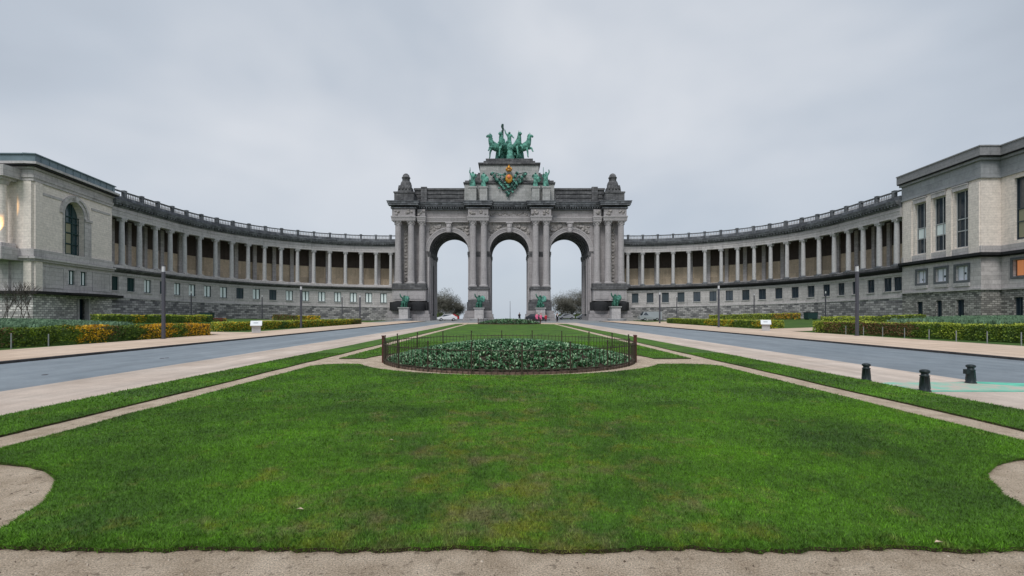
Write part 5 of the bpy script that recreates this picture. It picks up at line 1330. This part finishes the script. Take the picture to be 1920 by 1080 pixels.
car(15.2, 128, R(5), 'paint', 'white car parked behind the right opening of the arch')
car(20.2, 129, R(3), 'silver', 'silver car behind the right opening beside the white car')
car(30.6, 104.6, R(2), 'silver', 'silver van parked at the foot of the right wing beside the arch', van=True)
car(5.6, 103.2, R(176), 'darkp', 'dark car in front of the pier right of the centre opening')

# ------------------------------------------------------------------ people
def person(x, y, h, coat, label, rz=0, arms=None, hood=None):
    t = empty('person', (x, y, g(x, y)+.01), rz); tag(t, label, 'person')
    v, e, r = person_pts(h, stride=.16, arm_r=arms or ((.2,0,1.42),(.27,.02,1.15),(.16,-.16,1.1)))
    skinmesh('body', v, e, r, 'skin', t, sub=2)
    k = h/1.8; bm = bmesh.new(); n = 12; rings = []
    for z, rr in ((.55,.27),(.8,.25),(1.05,.22),(1.35,.24),(1.48,.15)):
        rings.append([bm.verts.new((rr*k*math.cos(2*PI*i/n), rr*.72*k*math.sin(2*PI*i/n), z*k)) for i in range(n)])
    for a, b in zip(rings, rings[1:]):
        for i in range(n): f = bm.faces.new((a[i], a[(i+1)%n], b[(i+1)%n], b[i])); f.smooth = True
    bm.faces.new(rings[-1])
    for a, b in ((14,15),(15,16),(17,18),(18,19)): tube(bm, v[a], Vector(v[a]).lerp(Vector(v[b]), .95), .085*k, .065*k, 8)
    obj('coat', bm, coat, t)
    bm = bmesh.new()
    for a, b in ((6,7),(7,8),(10,11),(11,12)): tube(bm, v[a], v[b], .115*k if a in (6,10) else .08*k, .085*k if a in (6,10) else .06*k, 8)
    obj('trousers', bm, 'trous', t)
    bm = bmesh.new(); hp = Vector(v[5]); ball(bm, hp+Vector((0,.035*k,.03*k)), .115*k, 1, 1.05, 1.1); obj('hair', bm, hood or 'hair', t)
    bm = bmesh.new()
    for s in (-.03, .03): ball(bm, hp+Vector((s*k,-.1*k,-.02*k)), .012*k, seg=6)
    ball(bm, hp+Vector((0,-.115*k,-.05*k)), .016*k, seg=6); obj('face_features', bm, 'hair', t)
    return t
pt = person(at(1045, 604).x, 90, 1.7, 'coatb', 'person in a long black coat standing on the road before the right opening', R(8))
bm = bmesh.new(); ball(bm, (0,-.17,1.18), .16, 1, .5, 1.3); obj('scarf', bm, 'conc', pt)
person(at(1005, 603).x, 92.5, 1.72, 'coatp', 'person in a pink coat before the pier right of the centre opening', R(-12))
person(at(1005, 603).x+.75, 92.2, 1.62, 'coatp', 'shorter person in a pink coat with red hood beside the first pink coat', R(15), hood='coatr')
person(at(1013, 603).x+.9, 92.8, 1.5, 'coatr', 'small person in a red coat right of the two pink coats', R(4))
person(1.95*1.28, 118, 1.75, 'trous', 'lone dark figure standing inside the centre opening of the arch', R(0))
# thin flagpole seen through the centre opening
bm = bmesh.new(); tube(bm, (0,0,-1), (0,0,4.6), .09, .05, 8); ball(bm, (0,0,4.65), .12, seg=6)
o = obj('flagpole', bm, 'lamp'); o.location = (pxh(956.5, 150), 150, g(.2, 150)+1); tag(o, 'thin grey pole far off in the middle of the centre opening', 'pole')

# ------------------------------------------------------------------ winter trees beyond the arch
def tree(x, y, h, cr, label, seed, twigs=7500, name='bare_tree'):
    rd = random.Random(seed); z = g(x, y); t = empty(name, (x, y, z)); tag(t, label, 'tree', 'winter trees seen through the arch openings')
    bm = bmesh.new(); tips = []
    def br(p, d, l, r, n):
        q = p+d*l; tube(bm, p, q, r, r*.68, 5)
        if n == 0: tips.append((p, q)); return
        for i in range(rd.choice((2,3,3))):
            nd = (d+Vector((rd.uniform(-1,1), rd.uniform(-1,1), rd.uniform(-.35,.75)))*.62).normalized(); br(q, nd, l*rd.uniform(.62,.85), r*.6, n-1)
    br(Vector((0,0,-.5)), Vector((0,0,1)), h*.24, h*.022, 4)
    obj('trunk', bm, 'bark', t)
    bm = bmesh.new()
    lobes = [(Vector((rd.uniform(-.30,.30), rd.uniform(-.3,.3), rd.uniform(.30,.80)))*h, rd.uniform(.13,.25)*h) for _ in range(15)]
    for _ in range(twigs):
        if rd.random() < .3: a, b = rd.choice(tips); p = a.lerp(b, rd.random())+Vector((rd.gauss(0,.4), rd.gauss(0,.4), rd.gauss(0,.4)))
        else:
            c, R_ = rd.choice(lobes); q = Vector((rd.gauss(0,1), rd.gauss(0,1), rd.gauss(0,1))).normalized(); p = c+q*R_*rd.random()**.45
            if p.z < .3: continue
        d = Vector((rd.uniform(-1,1), rd.uniform(-1,1), rd.uniform(-.3,1))).normalized(); l = rd.uniform(.3,.95)*h/13; s = d.orthogonal().normalized()*.05
        face(bm, [p-s, p+s, p+d*l])
    obj('crown', bm, 'twig', t, recalc=False)
tree(-27.5, 185, 13.0, 5, 'dense bare tree nearest the left jamb in the left opening', 1)
tree(-24.0, 190, 11.5, 5, 'bare tree standing in the middle of the left opening', 2)
tree(-20.5, 196, 9.0, 4, 'low bare tree nearest the centre in the left opening', 3)
tree(-30.5, 205, 14.5, 5, 'taller bare tree behind at the left of the left opening', 4)
tree(-25.5, 215, 11.0, 5, 'far bare tree in the back of the left opening', 5)
tree(20.5, 188, 10.5, 5, 'bare tree nearest the centre in the right opening', 6)
tree(25.0, 192, 13.5, 5, 'tall rounded bare tree in the middle of the right opening', 7)
tree(29.5, 196, 14.0, 5, 'tall bare tree at the right jamb in the right opening', 8)
tree(23.0, 212, 13.0, 5, 'bare tree further back in the right opening', 9)
tree(33.5, 205, 14.0, 5, 'far bare tree half hidden by the right jamb', 10)
for i, (x, y, h, lb) in enumerate(((-28.5, 180, 3.2, 'dark bushes under the trees in the left opening, nearest the jamb'), (-22.5, 180, 2.6, 'dark bushes under the trees in the left opening, nearest the centre'), (22, 178, 2.4, 'dark bushes under the trees in the right opening, nearest the centre'), (28.5, 180, 2.8, 'dark bushes under the trees in the right opening, nearest the jamb'))):
    hedge(x-3.4, y, x+3.4, y+.5, 2.6, h, [(1.01,'twig','twig','leafd')], lb, .35, 30, name='bush', cat='bush')
# bare shrub before the left pavilion
def shrub():
    rd = random.Random(5); x, y = pxh(30, 50.5), 50.5; t = empty('bare_shrub', (x, y, g(x, y))); tag(t, 'leafless brown shrub before the dark base of the left pavilion', 'shrub')
    bm = bmesh.new()
    def br(p, d, l, r, n):
        q = p+d*l; tube(bm, p, q, r, r*.7, 4)
        if n:
            for i in range(3): br(q, (d+Vector((rd.uniform(-1,1), rd.uniform(-1,1), rd.uniform(-.1,.6)))*.5).normalized(), l*.75, r*.65, n-1)
    for i in range(9): br(Vector((rd.uniform(-1.6,1.6), rd.uniform(-.4,.4), 0)), Vector((rd.uniform(-.35,.35), rd.uniform(-.2,.2), 1)).normalized(), rd.uniform(1.0,1.7), .035, 3)
    obj('stems', bm, 'bark', t)
shrub()
# fallen leaves on the lawn
for i, (px, py, lb) in enumerate(((562, 967, 'small pale fallen leaf on the left half of the front lawn'), (1760, 1031, 'fallen leaf on the turf edge at the lower right'), (733, 833, 'small fallen leaf at a yellow patch left of the lawn centre'))):
    p = at(px, py); bm = bmesh.new(); face(bm, [(-.03,0,.0),(0,-.015,.012),(.035,0,.0),(0,.02,.008)]); o = obj('fallen_leaf', bm, 'pave'); o.location = (p.x, p.y, .055); tag(o, lb, 'leaf', 'fallen leaves on the lawn')

# manhole covers and gully gratings in the left road
for px, py, r_, lb in ((84, 703, .05, 'small dark cover in the left road, nearest the left picture edge'), (304, 672, .06, 'left one of two small dark covers close together in the left road'), (313, 671.3, .05, 'right one of two small dark covers close together in the left road')):
    p = at(px, py); t = empty('manhole_cover', (p.x, p.y, 0)); tag(t, lb, 'manhole cover', 'small covers in the left road')
    bm = bmesh.new(); lathe(bm, 0, 0, [(r_, .001), (r_, .008), (.01, .009)], 16); obj('lid', bm, 'kerb', t)
    bm = bmesh.new(); lathe(bm, 0, 0, [(r_+.01, .001), (r_+.01, .010), (r_+.02, .010), (r_+.02, .001), (r_+.01, .001)], 16); obj('frame', bm, 'lamp', t)

# loose stones on the beaten gravel (stuff)
def stones(name, area, n, s0, s1, mat, label):
    bm = bmesh.new(); k = 0
    while k < n:
        x, y = random.uniform(*area[0]), random.uniform(*area[1])
        if not area[2](x, y): k += 1; continue
        k += 1; r = random.uniform(s0, s1)*(1 if random.random() < .9 else 1.8); a = random.uniform(0, PI)
        q = [(x+r*math.cos(a+j*PI/2)*random.uniform(.6,1.2), y+r*math.sin(a+j*PI/2)*random.uniform(.6,1.2), -.002) for j in range(4)]
        v = [bm.verts.new(p) for p in q]; tp = bm.verts.new((x, y, r*random.uniform(.5,.9)))
        for j in range(4): bm.faces.new((v[j], v[(j+1)%4], tp))
    tag(obj(name, bm, mat), label, 'stones', kind='stuff')
onp = lambda x, y: y < 3.36 or math.hypot(x+6.0, y-3.3) < 2.0 or math.hypot(x-6.45, y-3.5) < 2.0 or (abs(x) > 6.95 and abs(x) < 7.3)
M['stone1'] = plain('pale loose stones', (.42,.36,.29), .9, var=.4, vs=30); M['stone2'] = plain('dark loose bits', (.10,.075,.055), .9, var=.4, vs=30)
stones('gravel_stones', ((-6.5, 6.8), (2.4, 5.6), onp), 9000, .004, .010, 'stone1', 'pale loose stones on the gravel at the front')
stones('gravel_bits', ((-6.5, 6.8), (2.4, 5.6), onp), 2600, .004, .009, 'stone2', 'dark crumbs of soil and leaf on the gravel at the front')
